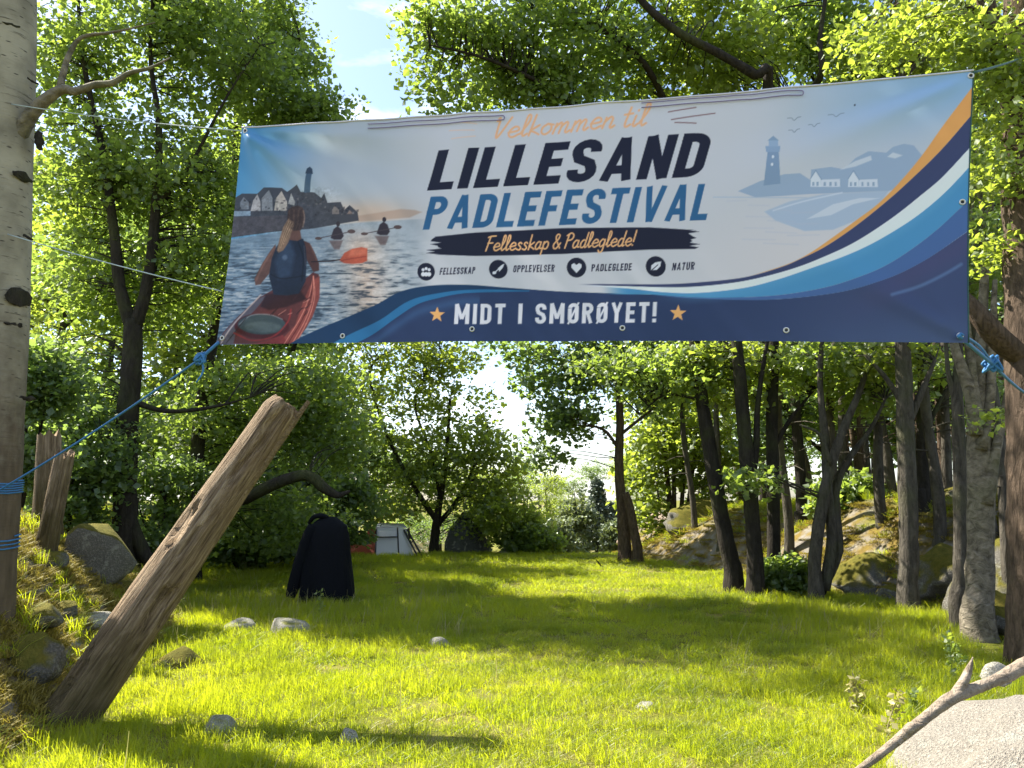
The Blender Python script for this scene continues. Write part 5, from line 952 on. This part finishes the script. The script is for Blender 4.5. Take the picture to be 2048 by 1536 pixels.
# ------------------------------------------------------------------ grass (stuff): one clump scattered with geometry nodes on terrain points
def gn_group():
    ng = bpy.data.node_groups.new('scatter_clump', 'GeometryNodeTree'); ng.interface.new_socket('Geometry', in_out='INPUT', socket_type='NodeSocketGeometry'); ng.interface.new_socket('Geometry', in_out='OUTPUT', socket_type='NodeSocketGeometry')
    N, L = ng.nodes, ng.links; gi = N.new('NodeGroupInput'); go = N.new('NodeGroupOutput'); sp = N.new('GeometryNodeSeparateGeometry'); sp.domain = 'POINT'; ip = N.new('GeometryNodeInstanceOnPoints')
    def na(nm, ty):
        a = N.new('GeometryNodeInputNamedAttribute'); a.data_type = ty; a.inputs['Name'].default_value = nm; return a.outputs['Attribute']
    L.new(gi.outputs[0], sp.inputs['Geometry']); L.new(na('is_point', 'BOOLEAN'), sp.inputs['Selection']); L.new(sp.outputs['Selection'], ip.inputs['Points']); L.new(sp.outputs['Inverted'], ip.inputs['Instance'])
    L.new(na('turn', 'FLOAT_VECTOR'), ip.inputs['Rotation']); L.new(na('size', 'FLOAT_VECTOR'), ip.inputs['Scale']); L.new(ip.outputs['Instances'], go.inputs[0]); return ng
NG = gn_group()
def blades(n_, rad, h0, h1, w, lean, rng, curl=.5):
    r = rad*np.sqrt(rng.random(n_)); t = rng.random(n_)*6.283; P = np.stack([r*np.cos(t), r*np.sin(t), np.full(n_, -.015)], -1); H = rng.uniform(h0, h1, n_); a = rng.random(n_)*6.283
    D = np.stack([np.cos(a), np.sin(a), a*0], -1); S = np.stack([-np.sin(a+.8), np.cos(a+.8), a*0], -1); ln = np.abs(rng.normal(0, lean, n_))*H; w = w*(.7+.6*rng.random(n_))
    up = np.array([0, 0, 1.]); m1 = P+up*(H*.5)[:, None]+D*(ln*.3)[:, None]; m2 = P+up*(H*.85)[:, None]+D*(ln*.75)[:, None]; tp = P+up*(H*(1-curl*.25))[:, None]+D*(ln*1.3)[:, None]
    V = np.stack([P-S*w[:, None], P+S*w[:, None], m1-S*w[:, None]*.85, m1+S*w[:, None]*.85, m2-S*w[:, None]*.5, m2+S*w[:, None]*.5, tp], 1).reshape(-1, 3); k = np.arange(n_)[:, None]*7
    return V, (k+[[4, 5, 6]]).reshape(-1, 3), np.concatenate([k+[[0, 1, 3, 2]], k+[[2, 3, 5, 4]]])
def scatter(name, label, V, T, Q, mat, pts, rot, siz, extra=None):
    n0 = len(V); me = mesh_np(name, np.vstack([V, pts]), [T, Q] if Q is not None else [T], mat)
    f = np.zeros(n0+len(pts), bool); f[n0:] = True; me.attributes.new('is_point', 'BOOLEAN', 'POINT').data.foreach_set('value', f)
    z = np.zeros((n0, 3)); me.attributes.new('turn', 'FLOAT_VECTOR', 'POINT').data.foreach_set('vector', np.vstack([z, rot]).astype(np.float32).ravel()); me.attributes.new('size', 'FLOAT_VECTOR', 'POINT').data.foreach_set('vector', np.vstack([z+1, siz]).astype(np.float32).ravel())
    o = bpy.data.objects.new(name, me); col.objects.link(o); tag(o, label, 'grass', kind='stuff'); md = o.modifiers.new('scatter', 'NODES'); md.node_group = NG; return o
def sample(y0, y1, dens, rng, xk=.74, xo=.8):
    n_ = int(dens*(y1-y0)*((xk*y0+xo)+(xk*y1+xo))); y = np.sqrt(rng.random(n_)*(y1**2-y0**2)+y0**2); x = (rng.random(n_)*2-1)*(xk*y+xo); return x, y
def slope(x, y): return np.hypot((hgt(x+.1, y)-hgt(x-.1, y))/.2, (hgt(x, y+.1)-hgt(x, y-.1))/.2)
rng = np.random.default_rng(8)
def lawn(name, label, zones, seed, nbl, rad, h0, h1, w, lean, mat, cond, hs):
    rng = np.random.default_rng(seed); X = []; Y = []; K = []
    for (y0, y1, dn, k) in zones:
        x, y = sample(y0, y1, dn, rng); X.append(x); Y.append(y); K.append(np.full(len(x), k))
    x, y, kk = map(np.concatenate, (X, Y, K)); keep = rng.random(len(x)) < cond(x, y); x, y, kk = x[keep], y[keep], kk[keep]; z = hgt(x, y); V, T, Q = blades(nbl, rad, h0, h1, w, lean, rng)
    n_ = len(x); hz = hs(x, y)*(.75+.5*rng.random(n_)); scatter(name, label, V, T, Q, M[mat], np.stack([x, y, z], -1), np.stack([rng.normal(0, .08, n_), rng.normal(0, .08, n_), rng.random(n_)*6.28], -1), np.stack([kk, kk, hz], -1)); print(name, n_)
sl_ = lambda x, y: 1-sstep(.25, .75, slope(x, y))
def tall(x, y):   # taller towards the edges, low and mossy along the middle path
    e = np.abs(x-.15*y+.4); return .55+.35*sstep(1.0, 3.2, e)+.35*n2(x, y, .7, 3, 12)+.25*np.exp(-((y-12.0)/1.2)**2)
lawn('lawn_grass', 'bright green grass covering the lawn', [(3.6, 7.5, 48, .8), (7.5, 12, 34, .95), (12, 18, 20, 1.2), (18, 27, 10, 1.7)], 1, 120, .14, .04, .17, .0022, .6, 'grass', lambda x, y: sl_(x, y)*(.75+.5*n2(x, y, 1.1, 2, 3)), tall)
lawn('lawn_moss', 'low yellow green moss and fine grass on the lawn', [(3.6, 8, 40, 1.), (8, 14, 22, 1.2), (14, 24, 8, 1.7)], 2, 110, .16, .012, .05, .0032, .9, 'grass', lambda x, y: sl_(x, y), lambda x, y: 1+0*x)
lawn('dry_grass', 'straw coloured dead grass in patches on the lawn', [(3.6, 8, 34, 1.), (8, 14, 18, 1.2), (14, 26, 7, 1.7)], 6, 60, .15, .015, .07, .0022, 1.3, 'grass_dry', lambda x, y: sl_(x, y)*np.clip(.12+1.6*n2(x, y, .55, 3, 91)+.35*np.exp(-((x-.12*y+.2)/.8)**2), 0, 1), lambda x, y: 1+0*x)
lawn('seed_grass', 'pale seed stalks standing above the lawn', [(4, 9, 2.2, 1.), (9, 14, 8.0, 1.), (14, 22, 1.5, 1.3)], 3, 6, .12, .22, .42, .0022, .35, 'grass_dry', lambda x, y: sl_(x, y)*np.clip(.25+1.2*n2(x, y, .5, 2, 77)+1.6*np.exp(-((y-12)/.9)**2)*(x < -1), 0, 1), lambda x, y: .8+0*x)
lawn('bank_grass', 'tufts of grass on the mossy banks', [(4, 10, 26, 1.), (10, 18, 18, 1.2), (18, 28, 8, 1.6)], 4, 60, .12, .06, .20, .003, .8, 'grass', lambda x, y: (1-sl_(x, y))*np.clip(.35+1.4*n2(x, y, 1.0, 2, 15), 0, 1), lambda x, y: .9+0*x)
lawn('bank_moss', 'yellow moss cushions on the banks', [(4, 10, 190, 1.), (10, 18, 60, 1.6), (18, 28, 22, 2.2)], 5, 120, .10, .015, .06, .004, 1.3, 'moss', lambda x, y: (1-sl_(x, y))*np.clip(.75+1.6*n2(x, y, .9, 2, 25), 0, 1), lambda x, y: 1+0*x)
# weeds: tall leafy stalks
def weed(px, py, hpx, lab, seed, mat='leaf_c', d=None, tilt=0.):
    g = G(px, py) if d is None else ground_at(W(px, py, d)); h = hpx*g[1]/FOC; rng = np.random.default_rng(seed); t = thing('weed', g, lab, 'plant'); mb = MB(); tube(mb, [g, g+[tilt*.4*h, 0, h*.5], g+[tilt*h, 0, h]], [.006, .005, .002], 5, 3); mb.build('stem', M['grass_dry'] if mat == 'grass_dry' else M['leaf_c'], t, g)
    C = [g+np.array([tilt*f*h, 0, f*h]) for f in np.linspace(.15, 1, 9)]; V, T = leaf_geo(C, 6, .05, .05, rng, .5, .2); mb = MB(); mb.add(V, T); tag(mb.build('leaves', M[mat], t, g, False), kind='stuff')
weed(1905, 1365, 85, 'tall leafy weed left of the upright root stub', 1); weed(1715, 1425, 62, 'pale dry flower head in the grass at lower right', 2, 'grass_dry'); weed(1918, 1352, 60, 'shorter leafy weed beside the tall weed', 3, 'leaf_a'); weed(1830, 1420, 34, 'small pale leafed plant beside the bare root', 4, 'leaf_c')
weed(640, 1235, 50, 'leafy stalk in the grass before the black coat', 5, 'leaf_c'); weed(150, 1430, 60, 'grass-like weed at the foot of the leaning log', 6, 'leaf_a'); weed(1770, 1480, 90, 'arching pale grass stalk beside the granite boulder', 7, 'grass_dry', None, .4)
